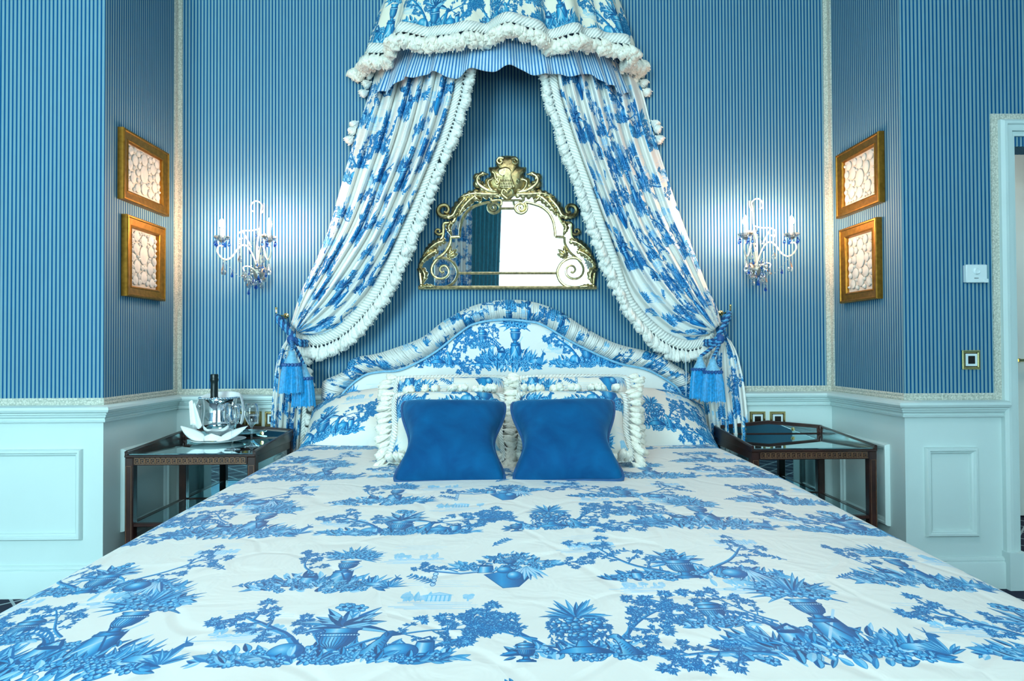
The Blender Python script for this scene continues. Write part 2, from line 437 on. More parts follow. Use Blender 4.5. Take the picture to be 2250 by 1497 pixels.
    def heap(x, y, s):
        bed(x, y + .1 * s, 1.5 * s, .7 * s, 150, .34 * s)
        for k in range(7): blades(x + rng.uniform(-1.3, 1.3) * s, y + .15 * s, 7, rng.uniform(.45, .8) * s, 1.0)
        can(x - .35 * s, y + .2 * s, .62 * s, -1)
        poly([(x + .1 * s, y + .15 * s), (x + .75 * s, y + .2 * s), (x + .62 * s, y + 1.15 * s), (x + .15 * s, y + 1.1 * s)], .9, .2, 1)
        stroke([(x - .1 * s, y + .1 * s), (x + .75 * s, y + 1.35 * s)], 4, 4, .15); stroke([(x + .75 * s, y + .1 * s), (x + .2 * s, y + 1.3 * s)], 4, 3, .9)
        bed(x + .1 * s, y + .2 * s, 1.0 * s, .22 * s, 60, .26 * s)
        urn(x + .38 * s, y + .95 * s, .42 * s)
        bed(x + .38 * s, y + 1.95 * s, .62 * s, .42 * s, 90, .24 * s)
        blades(x + .38 * s, y + 1.9 * s, 21, .95 * s, 1.9, .05)
        for k in range(9): flower(x + .38 * s + rng.uniform(-.5, .5) * s, y + 1.9 * s + rng.uniform(-.1, .4) * s, .14 * s)
        deer(x + 1.1 * s, y + .15 * s, .62 * s)
        blades(x + 1.75 * s, y + .1 * s, 9, .5 * s, 1.2)
        branch(x - .4 * s, y + 1.0 * s, 2.45, 1.3 * s, .17 * s, -.6, 0, 5)
    def drape(x, y, s):
        """a garland of shells, drums and fans hanging under a bough"""
        stroke([(x - 2 * s, y + .3 * s), (x - 1.2 * s, y + .1 * s), (x - .4 * s, y + .25 * s), (x + .6 * s, y + .3 * s), (x + 1.7 * s, y + .55 * s)], 9, 5, .8, .2)
        bed(x, y + .4 * s, 1.35 * s, .5 * s, 120, .3 * s)
        poly([(x - .6 * s, y), (x - .1 * s, y - .8 * s), (x + .3 * s, y - .75 * s), (x + .7 * s, y - .05 * s), (x + .2 * s, y + .3 * s)], .95, .55, 1)
        for k in range(8):
            a = -2.2 + k * .2
            leaf(x + .55 * s, y + .45 * s, a - .1, .85 * s, .07 * s, .35 if k % 2 else .8, .15)
        can(x - .55 * s, y + .1 * s, .55 * s); ell(x - .05 * s, y + .25 * s, .22 * s, .2 * s, .8, 1, .1); ell(x + .2 * s, y - .1 * s, .2 * s, .26 * s, .8, 1, .1)
        urn(x + .1 * s, y + .45 * s, .3 * s)
        for k in range(4): ell(x - 1.85 * s, y + .08 * s - k * .2 * s, .07 * s, .12 * s, .15, .9)
        branch(x + 1.3 * s, y + .45 * s, .15, 1.1 * s, .15 * s, .4, 0, 4)
        branch(x - 1.3 * s, y + .2 * s, 2.6, 1.0 * s, .15 * s, .4, 0, 4)
        bed(x + .1 * s, y + 1.0 * s, .6 * s, .3 * s, 50, .22 * s)
    def scene_pale(x, y, s, kind=0, v=.24):
        for k in range(6):
            q = rng.uniform(.6, 1.4) * s
            yy = y - .1 * s - k * .08 * s; xx = x + rng.uniform(-.5, .5) * s
            stroke([(xx - q, yy), (xx, yy + rng.uniform(-3, 3)), (xx + q, yy)], 2.2, 1, v * .7)
        for k in range(4):
            yy = y + (1.0 + k * .14) * s; xx = x + rng.uniform(-.4, .4) * s
            stroke([(xx - .9 * s, yy), (xx, yy + 3), (xx + .9 * s, yy)], 1.5, 1, v * .5)
        for k in range(13):
            tx = x + rng.uniform(-1.15, 1.15) * s; h = rng.uniform(.25, .62) * s
            if rng.random() < .6:
                for q in range(7): ell(tx + rng.uniform(-.1, .1) * s, y + h * rng.uniform(.4, 1), .09 * s, .1 * s, v * rng.uniform(.7, 1.25))
            else:
                leaf(tx, y, 1.57, h * 1.2, .09 * s, v * 1.2, v * .8)
            stroke([(tx, y), (tx, y + h * .5)], 2, 2, v)
        if kind == 0:
            poly([(x - .4 * s, y), (x + .4 * s, y), (x + .4 * s, y + .4 * s), (x - .4 * s, y + .4 * s)], v * .5, None, v * 1.2)
            poly([(x - .48 * s, y + .4 * s), (x + .48 * s, y + .4 * s), (x, y + .62 * s)], v * .6, None, v * 1.3)
            for k in range(6): stroke([(x + (-.34 + k * .136) * s, y), (x + (-.34 + k * .136) * s, y + .38 * s)], 2.5, 2.5, v * 1.3)
        elif kind == 1:
            poly([(x + .1 * s, y + .42 * s), (x + 1.0 * s, y + .36 * s), (x + .95 * s, y + .5 * s), (x + .5 * s, y + .62 * s), (x + .12 * s, y + .55 * s)], v * 1.1)
            for k in range(6): stroke([(x + (.16 + k * .155) * s, y), (x + (.16 + k * .155) * s, y + .42 * s)], 3, 3, v * 1.1)
            for k in range(9): ell(x + rng.uniform(-1, 1.2) * s, y - rng.uniform(0, .3) * s, .22 * s, .09 * s, v * .8, v * 1.2, v * .3)
        else:
            for k in range(12): ell(x + rng.uniform(-1, 1) * s, y - rng.uniform(-.05, .12) * s, .16 * s, .08 * s, v * .8, v, v * .3)
    def trellis(x, y, s):
        for off in (0, .16):
            stroke([(x + i * .12 * s, y + (1.1 - (i * .12 - .15) ** 2 * .75) * s - off * s) for i in range(13)], 4, 4, .75)
        for i in range(13):
            px = x + i * .12 * s; py = y + (1.1 - (i * .12 - .15) ** 2 * .75) * s
            stroke([(px, py), (px + .1 * s, py - .2 * s)], 3, 3, .7); stroke([(px + .1 * s, py), (px, py - .2 * s)], 3, 3, .7)
    m = K
    # far landscapes first, then the two rows of groups
    scene_pale(.135 * m, .130 * m, 95, 2); scene_pale(.425 * m, .235 * m, 105, 0); scene_pale(1.000 * m, .265 * m, 100, 1)
    scene_pale(.36 * m, .43 * m, 90, 2, .2); scene_pale(.73 * m, .46 * m, 85, 1, .2); scene_pale(1.07 * m, .46 * m, 80, 0, .18); scene_pale(.80 * m, .27 * m, 70, 2, .18)
    # row one
    x, y = .285 * m, .05 * m
    bed(x, y + 10, 330, 55, 170, 52); branch(x - 70, y + 30, 2.1, 330, 34, .5, 0, 13); branch(x + 40, y + 60, .75, 360, 32, -.35, 0, 6)
    branch(x + 230, y + 40, .5, 290, 36, .5, 0, 9); branch(x - 30, y + 70, 2.2, 160, 26, -.5, 0, 5)
    bigplant(x, y + 165, 92); urn(x, y + 10, 84); dog(x + 95, y + 25, 92)
    can(x + 250, y + 30, 74, -1); ell(x + 185, y + 40, 52, 40, .85, 1, .2); ell(x - 120, y + 45, 50, 44, .85, 1, .2)
    bed(x, y, 280, 30, 70, 44)
    x, y = .665 * m, .055 * m
    branch(x - 70, y + 10, 2.25, 330, 38, .2, 0, 12); branch(x + 80, y + 30, .85, 300, 36, -.1, 0, 9)
    branch(x - 130, y + 90, 2.9, 180, 34, -.4, 0, 6)
    bed(x, y + 5, 190, 50, 90, 46); fruitbasket(x, y + 15, 90); dog(x + 135, y + 5, 78, -1); urn(x - 160, y - 20, 42, True)
    x, y = 1.015 * m, .05 * m
    trellis(x - 200, y + 60, 150); heap(x + 25, y - 10, 178)
    urn(x - 215, y + 155, 62, True); branch(x - 235, y + 130, 1.95, 250, 32, .4, 0, 8); bed(x - 215, y + 150, 90, 34, 60, 40); branch(x - 130, y + 10, 2.8, 260, 32, .2, 0, 9)
    # row two
    drape(.55 * m, .345 * m, 138)
    x, y = .90 * m, .305 * m
    bed(x + 30, y, 300, 50, 150, 50); bigplant(x, y + 110, 80); urn(x, y - 10, 78); branch(x - 60, y + 40, 2.75, 330, 30, -.4, 0, 9); branch(x + 60, y + 20, .45, 330, 30, .5, 0, 9)
    for k in range(9): leaf(x + 230, y + 50, -2.6 + k * .2, 110, 10, .35 if k % 2 else .85, .15)
    dog(x + 110, y, 60); ell(x + 170, y + 20, 44, 36, .85, 1, .15); can(x - 170, y, 60)
    heap(.19 * m, .285 * m, 142)
    twig(.41 * m, .31 * m, 2.2, 110, 26); twig(.75 * m, .40 * m, .6, 120, 26); twig(.03 * m, .30 * m, .5, 120, 26); twig(1.13 * m, .38 * m, 2.4, 120, 26); twig(.52 * m, .49 * m, 1.2, 90, 26)
    return np.clip(D, 0, 1)
PAPER = stripes('striped_wallpaper', (.0, .085, .235), (.235, .395, .435), (.09, .24, .32), .0172, .72, 0, .2)
STRIPE_CLOTH = stripes('striped_lining', (.012, .17, .45), (.55, .72, .80), (.33, .52, .68), .0150, .8, .2)
PAINT = simple('dado_paint', (.58, .70, .69), .38, 0, .03, 3, .0)
CEIL = simple('ceiling_paint', (.42, .45, .45), .8, 0, .02, 3)
CREAM_PAINT = simple('door_paint', (.74, .80, .76), .4, 0, .03, 3)
WOOD = simple('mahogany', (.030, .009, .006), .28, 0, .5, 14, .02, coat=.5)
INLAY = simple('fret_inlay', (.26, .13, .07), .4, .4, .2, 40)
GOLD = simple('gilt_frame', (.40, .18, .028), .38, 1.0, .22, 45, .15)
GILT = simple('antique_gilt', (.58, .47, .25), .33, 1.0, .45, 55, .35)
GILT_DARK = simple('dark_gilt', (.40, .30, .14), .4, 1.0, .5, 60, .45)
BRASS = simple('brass', (.78, .58, .25), .2, 1.0, .1, 60)
SILVER = simple('silver', (.86, .88, .89), .07, 1.0, .04, 12, .03)
STEEL = simple('grey_metal', (.42, .43, .40), .3, 1.0, .15, 40)
MIRROR = simple('mirror_glass', (.88, .93, .93), .015, 1.0, .02, 5)
TEAL_MIRROR = simple('smoked_mirror', (.36, .55, .58), .02, 1.0, .03, 5)
FRINGE = simple('cream_fringe', (.80, .79, .73), .9, 0, .12, 120, .4, sheen=.3)
FRINGE_W = simple('ivory_fringe', (.80, .77, .67), .9, 0, .14, 120, .4, sheen=.3)
LINEN = simple('white_linen', (.86, .88, .88), .85, 0, .03, 120, .1, sheen=.2)
CHINA = simple('white_china', (.86, .88, .88), .12, 0, .02, 10)
PLASTIC = simple('white_plastic', (.66, .76, .78), .35, 0, .02, 10)
CARD = simple('picture_backing', (.50, .50, .45), .9, 0, .08, 40)
PLASTER = simple('plaster_cameo', (.55, .56, .52), .7, 0, .05, 60, .25)
SILK = simple('blue_silk', (.004, .27, .58), .45, 0, .3, 90, .3, sheen=.4)
SILK_PALE = simple('pale_blue_silk', (.16, .42, .62), .45, 0, .2, 90, .3, sheen=.4)
CORD_DARK = simple('dark_cord', (.004, .06, .20), .6, 0, .2, 60, .2)
CORD_LIGHT = simple('light_cord', (.06, .30, .56), .6, 0, .2, 60, .2)
CANDLE = simple('candle_sleeve', (.82, .84, .85), .5, 0, .03, 20)
BEAD = simple('cream_bead', (.80, .74, .62), .25, 0, .08, 90)
BOTTLE = simple('black_foil', (.004, .012, .012), .3, 0, .3, 60, .3)
BLACK = simple('dark_switch', (.012, .008, .006), .25, 0, .2, 30)
TEAL_DRAPE = simple('teal_drape', (.02, .22, .30), .7, 0, .2, 30, .1, sheen=.3)

def rope_mat():
    m, nt, b, N, L = material('blue_rope')
    uv = N('ShaderNodeUVMap'); w = N('ShaderNodeTexWave'); w.bands_direction = 'DIAGONAL'; w.inputs['Scale'].default_value = 60; L(uv.outputs[0], w.inputs['Vector'])
    r = N('ShaderNodeValToRGB'); r.color_ramp.elements[0].color = (.006, .07, .25, 1); r.color_ramp.elements[1].color = (.12, .42, .70, 1); L(w.outputs[0], r.inputs[0])
    L(r.outputs[0], b.inputs['Base Color']); b.inputs['Roughness'].default_value = .5
    return m
ROPE = rope_mat()
def braid_mat():
    m, nt, b, N, L = material('woven_braid')
    tc = N('ShaderNodeTexCoord'); v = N('ShaderNodeTexVoronoi'); v.inputs['Scale'].default_value = 130; L(tc.outputs['Object'], v.inputs['Vector'])
    r = N('ShaderNodeValToRGB'); r.color_ramp.elements[0].color = (.74, .73, .64, 1); r.color_ramp.elements[1].position = .75; r.color_ramp.elements[1].color = (.42, .44, .38, 1)
    L(v.outputs['Distance'], r.inputs[0]); L(r.outputs[0], b.inputs['Base Color']); b.inputs['Roughness'].default_value = .85
    bp = N('ShaderNodeBump'); bp.inputs['Strength'].default_value = .9; bp.inputs['Distance'].default_value = .003; bp.invert = True
    L(v.outputs['Distance'], bp.inputs['Height']); L(bp.outputs[0], b.inputs['Normal'])
    return m
BRAID = braid_mat()
def knot_mat():
    """heading of a fringe: woven cord with rows of little gaps"""
    m, nt, b, N, L = material('fringe_heading')
    uv = N('ShaderNodeUVMap'); w = N('ShaderNodeTexWave'); w.bands_direction = 'DIAGONAL'; w.inputs['Scale'].default_value = 38; w.inputs['Distortion'].default_value = 1.5; L(uv.outputs[0], w.inputs['Vector'])
    r = N('ShaderNodeValToRGB'); r.color_ramp.elements[0].color = (.56, .58, .54, 1); r.color_ramp.elements[1].color = (.84, .83, .77, 1); r.color_ramp.elements[1].position = .5; L(w.outputs[0], r.inputs[0])
    L(r.outputs[0], b.inputs['Base Color']); b.inputs['Roughness'].default_value = .9
    bp = N('ShaderNodeBump'); bp.inputs['Strength'].default_value = .8; bp.inputs['Distance'].default_value = .003; L(w.outputs[0], bp.inputs['Height']); L(bp.outputs[0], b.inputs['Normal'])
    return m
HEADING = knot_mat()

TOILE_W, TOILE_H = 2080 / 1800.0, 1120 / 1800.0
def toile_image():
    D = toile_ink()[::1]
    s = np.array([0, .12, .3, .6, .85, 1], np.float32)
    cols = np.array([[.89, .888, .865], [.72, .83, .91], [.44, .73, .88], [.05, .53, .77], [.0, .365, .61], [.0, .275, .49]], np.float32)   # display values
    h, w = D.shape; px = np.ones((h, w, 4), np.float32)
    for c in range(3): px[..., c] = np.interp(D, s, cols[:, c])
    im = bpy.data.images.new('toile_print', w, h, alpha=False)
    im.colorspace_settings.name = 'sRGB'; im.pixels.foreach_set(px.ravel()); im.update(); im.pack()
    return im
TOILE_IMG = toile_image()
def toile_mat(name, tint=(1, 1, 1), quilt=False, rough=.8, sheen=.0, wr=.35, ruche=False):
    m, nt, b, N, L = material(name)
    uv = N('ShaderNodeUVMap'); mp = N('ShaderNodeMapping'); mp.inputs['Scale'].default_value = (1 / TOILE_W, 1 / TOILE_H, 1); L(uv.outputs[0], mp.inputs[0])
    t = N('ShaderNodeTexImage'); t.image = TOILE_IMG; t.extension = 'REPEAT'; L(mp.outputs[0], t.inputs[0])
    mx = N('ShaderNodeMixRGB'); mx.blend_type = 'MULTIPLY'; mx.inputs[0].default_value = 1; mx.inputs[2].default_value = tint + (1,)
    L(t.outputs[0], mx.inputs[1]); L(mx.outputs[0], b.inputs['Base Color'])
    b.inputs['Roughness'].default_value = rough; b.inputs['Sheen Weight'].default_value = sheen
    n = N('ShaderNodeTexNoise'); n.inputs['Scale'].default_value = 9; n.inputs['Detail'].default_value = 3; n.inputs['Distortion'].default_value = 1.2; L(uv.outputs[0], n.inputs['Vector'])
    bp = N('ShaderNodeBump'); bp.inputs['Strength'].default_value = wr; bp.inputs['Distance'].default_value = .02; L(n.outputs[0], bp.inputs['Height'])
    last = bp
    if ruche:
        w = N('ShaderNodeTexWave'); w.inputs['Scale'].default_value = 22; w.inputs['Distortion'].default_value = 2.5; w.inputs['Detail Scale'].default_value = .6; L(uv.outputs[0], w.inputs['Vector'])
        b3 = N('ShaderNodeBump'); b3.inputs['Strength'].default_value = .6; b3.inputs['Distance'].default_value = .006; L(w.outputs[0], b3.inputs['Height']); L(bp.outputs[0], b3.inputs['Normal']); last = b3
    if quilt:
        nz = N('ShaderNodeTexNoise'); nz.inputs['Scale'].default_value = 2.2; L(uv.outputs[0], nz.inputs['Vector'])
        ad = N('ShaderNodeMixRGB'); ad.blend_type = 'ADD'; ad.inputs[0].default_value = .6; L(uv.outputs[0], ad.inputs[1]); L(nz.outputs['Color'], ad.inputs[2])
        v = N('ShaderNodeTexVoronoi'); v.feature = 'DISTANCE_TO_EDGE'; v.inputs['Scale'].default_value = 3.2; L(ad.outputs[0], v.inputs['Vector'])
        r = N('ShaderNodeMapRange'); r.inputs['From Max'].default_value = .07; r.interpolation_type = 'SMOOTHSTEP'; L(v.outputs['Distance'], r.inputs[0])
        b2 = N('ShaderNodeBump'); b2.inputs['Strength'].default_value = .16; b2.inputs['Distance'].default_value = .012; L(r.outputs[0], b2.inputs['Height']); L(bp.outputs[0], b2.inputs['Normal']); last = b2
    L(last.outputs[0], b.inputs['Normal'])
    return m
TOILE = toile_mat('toile_cotton')
TOILE_RUCHE = toile_mat('toile_ruched', ruche=True)
TOILE_QUILT = toile_mat('toile_quilt', (1, .985, .965), True, .6, .08, .22)
TOILE_CREAM = toile_mat('toile_cushion', (1, .97, .92))
TOILE_WARM = toile_mat('toile_canopy', (1, .93, .80))

def velvet_mat():
    m, nt, b, N, L = material('blue_velvet')
    tc = N('ShaderNodeTexCoord'); n = N('ShaderNodeTexNoise'); n.inputs['Scale'].default_value = 9; n.inputs['Detail'].default_value = 5; n.inputs['Distortion'].default_value = .8; L(tc.outputs['Object'], n.inputs['Vector'])
    r = N('ShaderNodeValToRGB'); r.color_ramp.elements[0].position = .3; r.color_ramp.elements[0].color = (.0004, .048, .155, 1); r.color_ramp.elements[1].position = .75; r.color_ramp.elements[1].color = (.001, .092, .24, 1)
    L(n.outputs[0], r.inputs[0]); L(r.outputs[0], b.inputs['Base Color']); b.inputs['Roughness'].default_value = .85; b.inputs['Sheen Weight'].default_value = .45; b.inputs['Sheen Roughness'].default_value = .35
    b.inputs['Sheen Tint'].default_value = (.15, .55, .9, 1); b.inputs['Specular IOR Level'].default_value = .15
    n2 = N('ShaderNodeTexNoise'); n2.inputs['Scale'].default_value = 22; L(tc.outputs['Object'], n2.inputs['Vector'])
    bp = N('ShaderNodeBump'); bp.inputs['Strength'].default_value = .25; bp.inputs['Distance'].default_value = .01; L(n2.outputs[0], bp.inputs['Height']); L(bp.outputs[0], b.inputs['Normal'])
    return m
VELVET = velvet_mat()
PIPING = simple('velvet_piping', (.002, .06, .18), .7, 0, .15, 60, sheen=.3)

def clear_mat(name, col, gloss, rough=.02, tcol=(1, 1, 1)):
    m, nt, b, N, L = material(name); out = nt.nodes['Material Output']; nt.nodes.remove(b)
    t = N('ShaderNodeBsdfTransparent'); t.inputs[0].default_value = tcol + (1,)
    g = N('ShaderNodeBsdfGlossy'); g.inputs[0].default_value = col + (1,); g.inputs['Roughness'].default_value = rough
    f = N('ShaderNodeLayerWeight'); f.inputs[0].default_value = gloss
    mx = N('ShaderNodeMixShader'); L(f.outputs['Facing'], mx.inputs[0]); L(t.outputs[0], mx.inputs[1]); L(g.outputs[0], mx.inputs[2]); L(mx.outputs[0], out.inputs[0])
    return m
GLASS = clear_mat('clear_glass', (.95, .98, 1), .35)
SHELF_GLASS = clear_mat('shelf_glass', (.8, .95, 1), .45, .01, (.70, .88, .90))
CRYSTAL = clear_mat('crystal', (1, .97, .92), .78, .08, (.82, .86, .88))
CRYSTAL_BLUE = clear_mat('blue_crystal', (.4, .65, 1), .6, .08, (.12, .40, .85))
def glow_mat():
    m, nt, b, N, L = material('lit_bulb'); out = nt.nodes['Material Output']; nt.nodes.remove(b)
    e = N('ShaderNodeEmission'); e.inputs[0].default_value = (1, .58, .35, 1); e.inputs[1].default_value = BULB; L(e.outputs[0], out.inputs[0])
    return m
GLOW = glow_mat()
def sheer_mat():
    m, nt, b, N, L = material('sheer_voile'); out = nt.nodes['Material Output']; nt.nodes.remove(b)
    t = N('ShaderNodeBsdfTransparent'); q = N('ShaderNodeBsdfTranslucent'); q.inputs[0].default_value = (.92, .95, .97, 1)
    mx = N('ShaderNodeMixShader'); mx.inputs[0].default_value = .45; L(t.outputs[0], mx.inputs[1]); L(q.outputs[0], mx.inputs[2]); L(mx.outputs[0], out.inputs[0])
    return m
SHEER = sheer_mat()
def carpet_mat():
    m, nt, b, N, L = material('lattice_carpet')
    tc = N('ShaderNodeTexCoord'); mp = N('ShaderNodeMapping'); mp.inputs['Rotation'].default_value = (0, 0, math.radians(45)); mp.inputs['Scale'].default_value = (6.5, 6.5, 6.5); L(tc.outputs['Object'], mp.inputs[0])
    sp = N('ShaderNodeSeparateXYZ'); L(mp.outputs[0], sp.inputs[0]); hits = []
    for k in (0, 1):
        fr = N('ShaderNodeMath'); fr.operation = 'FRACT'; L(sp.outputs[k], fr.inputs[0])
        lt = N('ShaderNodeMath'); lt.operation = 'LESS_THAN'; lt.inputs[1].default_value = .07; L(fr.outputs[0], lt.inputs[0]); hits.append(lt)
    mx = N('ShaderNodeMath'); mx.operation = 'MAXIMUM'; L(hits[0].outputs[0], mx.inputs[0]); L(hits[1].outputs[0], mx.inputs[1])
    c = N('ShaderNodeMixRGB'); c.inputs[1].default_value = (.006, .010, .035, 1); c.inputs[2].default_value = (.35, .42, .45, 1); L(mx.outputs[0], c.inputs[0]); L(c.outputs[0], b.inputs['Base Color'])
    b.inputs['Roughness'].default_value = .95
    n, bp = noise_bump(nt, b, 400, .4)
    return m
CARPET = carpet_mat()

# ------------------------------------------------------------------ the room
XL, XR, YB, YF, DADO, TOP = -1.7175, 1.7635, 3.3906, 2.773, .85, 3.75
DX0 = onY(2180, 600, YF).x                                # left edge of the braid round the door
DTOP = onY(2200, 251, YF).z                               # its top
OPN = onY(2231, 700, YF).x                                # clear opening
OTOP = onY(2240, 322, YF).z
RX = 3.3
def wall_box(mb, x0, x1, y0, y1, z0=0, z1=TOP, split=True):
    if split and z0 < DADO: mb.box(x0, x1, y0, y1, z0, DADO - .03, 1); z0 = DADO - .03
    mb.box(x0, x1, y0, y1, z0, z1, 0)
mb = MB(); wall_box(mb, XL - .02, XR + .02, YB, YB + .12); struct('wall_back', mb, [PAPER, PAINT])
mb = MB(); wall_box(mb, -RX, XL, YF, YB + .12); wall_left = struct('wall_left', mb, [PAPER, PAINT])
mb = MB(); wall_box(mb, XR, OPN - .03, YF, YB + .12); mb.box(OPN - .03, OPN + .95, YF, YF + .12, OTOP, TOP, 0); wall_box(mb, OPN + .95, RX, YF, YF + .12)
wall_right = struct('wall_right', mb, [PAPER, PAINT])
mb = MB(); wall_box(mb, -RX - .12, -RX, YR - .12, YB + .12); struct('wall_far_left', mb, [PAPER, PAINT])
mb = MB(); wall_box(mb, RX, RX + .12, YR - .12, 4.4); struct('wall_far_right', mb, [PAPER, PAINT])
mb = MB(); b_, a = WIN
for x0, x1 in ((-RX, a[0]), (a[1], b_[0]), (b_[1], RX)): wall_box(mb, x0, x1, YR - .12, YR)
for w in WIN: wall_box(mb, w[0], w[1], YR - .12, YR, w[3], TOP, False); mb.box(w[0], w[1], YR - .12, YR, 0, w[2], 1)
struct('wall_rear', mb, [PAPER, PAINT])
mb = MB(); mb.box(-RX - .12, RX + .12, YR - .6, 4.5, -.1, 0); struct('floor', mb, CARPET)
mb = MB(); mb.box(-RX - .12, RX + .12, YR - .12, YB + .12, TOP, TOP + .1); struct('ceiling', mb, CEIL)
YC = 3.95                                                 # corridor beyond the doorway
mb = MB(); mb.box(OPN - .2, RX, YC, YC + .1, 0, 2.75, 0); struct('wall_corridor', mb, CREAM_PAINT)
mb = MB(); mb.box(OPN - .12, OPN - .03, YB + .12, YC, 0, 2.75, 0); struct('wall_corridor_left', mb, CREAM_PAINT)
mb = MB(); mb.box(OPN - .12, RX, YF + .12, YC + .1, 2.7, 2.8); struct('ceiling_corridor', mb, CEIL)

def wave(path, z0, z1): return [(0, z0), (.006, z0), (.006, z1), (0, z1)]
room_path = [(-RX, YF), (XL, YF), (XL, YB), (XR, YB), (XR, YF), (DX0, YF)]
mb = MB(); mb.sweep([(a, b) for a, b in room_path[:-1]] + [(DX0 + .03, YF)], [(0, DADO - .03), (.004, DADO - .03), (.007, DADO - .022), (.004, DADO - .015), (.007, DADO - .008), (.004, DADO), (0, DADO)])
struct('trim_1', mb, BRAID)
mb = MB(); mb.sweep(room_path[:-1] + [(DX0 + .035, YF)], [(0, DADO - .03), (.016, DADO - .03), (.040, DADO - .033), (.050, DADO - .038), (.053, DADO - .048), (.048, DADO - .058), (.034, DADO - .063), (.034, DADO - .069), (.026, DADO - .072), (.024, DADO - .080), (.015, DADO - .087), (.015, DADO - .092), (.020, DADO - .096), (.018, DADO - .103), (0, DADO - .106)])
struct('trim_2', mb, PAINT, None, True, 30)
mb = MB(); mb.sweep(room_path[:-1] + [(DX0 + .04, YF)], [(0, .135), (.006, .135), (.014, .130), (.016, .122), (.014, .117), (.020, .114), (.022, .110), (.022, .006), (.022, 0), (0, 0)])
struct('baseboard_back', mb, PAINT, None, True, 30)
for k, (sx, X) in enumerate(((1, XL), (-1, XR))):
    mb = MB(); a, b = sorted((X, X + sx * .026)); mb.box(a, b, YB - .006, YB, DADO, TOP - .02)
    a, b = sorted((X, X + sx * .006)); mb.box(a, b, YB - .036, YB - .006, DADO, TOP - .02)
    struct('trim_%d' % (3 + k), mb, BRAID)
# braid and casing round the door
mb = MB(); t = .03
mb.box(DX0, DX0 + t, YF - .006, YF, DADO - .03, DTOP); mb.box(DX0 + t, OPN + 1.0, YF - .006, YF, DTOP - t, DTOP); struct('trim_5', mb, BRAID)
CX0 = DX0 + t; CX1 = OPN; CT = DTOP - t
mb = MB(); prof = [(0, 0), (0, .022), (.010, .034), (.022, .034), (.027, .027), (.050, .024), (.053, .012), (CX1 - CX0, .010), (CX1 - CX0, -.12)]
v = []
for (cx, cz, m1, m2) in ((CX0, 0, 1, 0), (CX0, CT, 1, 1), (OPN + .95 + (CX1 - CX0), CT, -1, 1), (OPN + .95 + (CX1 - CX0), 0, -1, 0)):
    for q, d in prof: v.append((cx + m1 * q, YF - d, cz - m2 * q))
n = len(prof); mb.add(v, [(i * n + k, (i + 1) * n + k, (i + 1) * n + k + 1, i * n + k + 1) for i in range(3) for k in range(n - 1)])
mb.box(CX0 - .006, CX1 + .004, YF - .046, YF + .02, 0, .16)
struct('trim_6', mb, PAINT, None, False)
# far panelled door in the corridor
dl = onY(2224, 700, YC - .05).x
d1 = MB(); d1.box(dl, dl + .86, YC - .045, YC, .01, 2.05); door = struct('door_1', d1, CREAM_PAINT)
for z0, z1 in ((.15, .62), (.74, 1.12), (1.24, 1.92)):
    for xx in (dl + .10, dl + .48):
        mb = MB(); mb.framing(.29, z1 - z0, [(0, 0), (0, .008), (.008, .014), (.018, .012), (.026, 0)], lambda a, b, d, xx=xx, z0=z0, z1=z1: (xx + .145 + a, YC - .045 - d, (z0 + z1) / 2 + b)); mb.build('panel_moulding', CREAM_PAINT, door)
p = onY(2236, 792, YC - .07)
mb = MB(); mb.tube([(p.x - .005, YC - .045, p.z), (p.x - .005, YC - .09, p.z)], .012, 10); mb.tube([(p.x - .012, YC - .09, p.z), (p.x + .10, YC - .09, p.z)], .009, 10); mb.build('door_handle', BRASS, door)

def dado_panel(parent, fn, w, h):
    mb = MB(); mb.framing(w, h, [(0, 0), (.001, .012), (.006, .020), (.014, .020), (.019, .012), (.021, .013), (.027, .009), (.030, 0)], fn); mb.build('panel_moulding', PAINT, parent, True, 30)
a, b = onY(-300, 990, YF), onY(182, 1186, YF)
dado_panel(wall_left, lambda q, r, d: ((a.x + b.x) / 2 + q, YF - d, (a.z + b.z) / 2 + r), b.x - a.x, a.z - b.z)
a2, b2 = onY(2030, 983, YF), onY(2147, 1178, YF)
dado_panel(wall_right, lambda q, r, d: ((a2.x + b2.x) / 2 + q, YF - d, (a2.z + b2.z) / 2 + r), b2.x - a2.x, a2.z - b2.z)
ya = onX(265, 990, XL).y; zt = onX(1952, 976, XR).z; zb = onX(264, 1170, XL).z; yb2 = onX(1955, 990, XR).y
dado_panel(wall_left, lambda q, r, d: (XL + d, (ya + YB - .1) / 2 + q, (zt + zb) / 2 + r), YB - .1 - ya, zt - zb)
dado_panel(wall_right, lambda q, r, d: (XR - d, (yb2 + YB - .1) / 2 + q, (zt + zb) / 2 + r), YB - .1 - yb2, zt - zb)

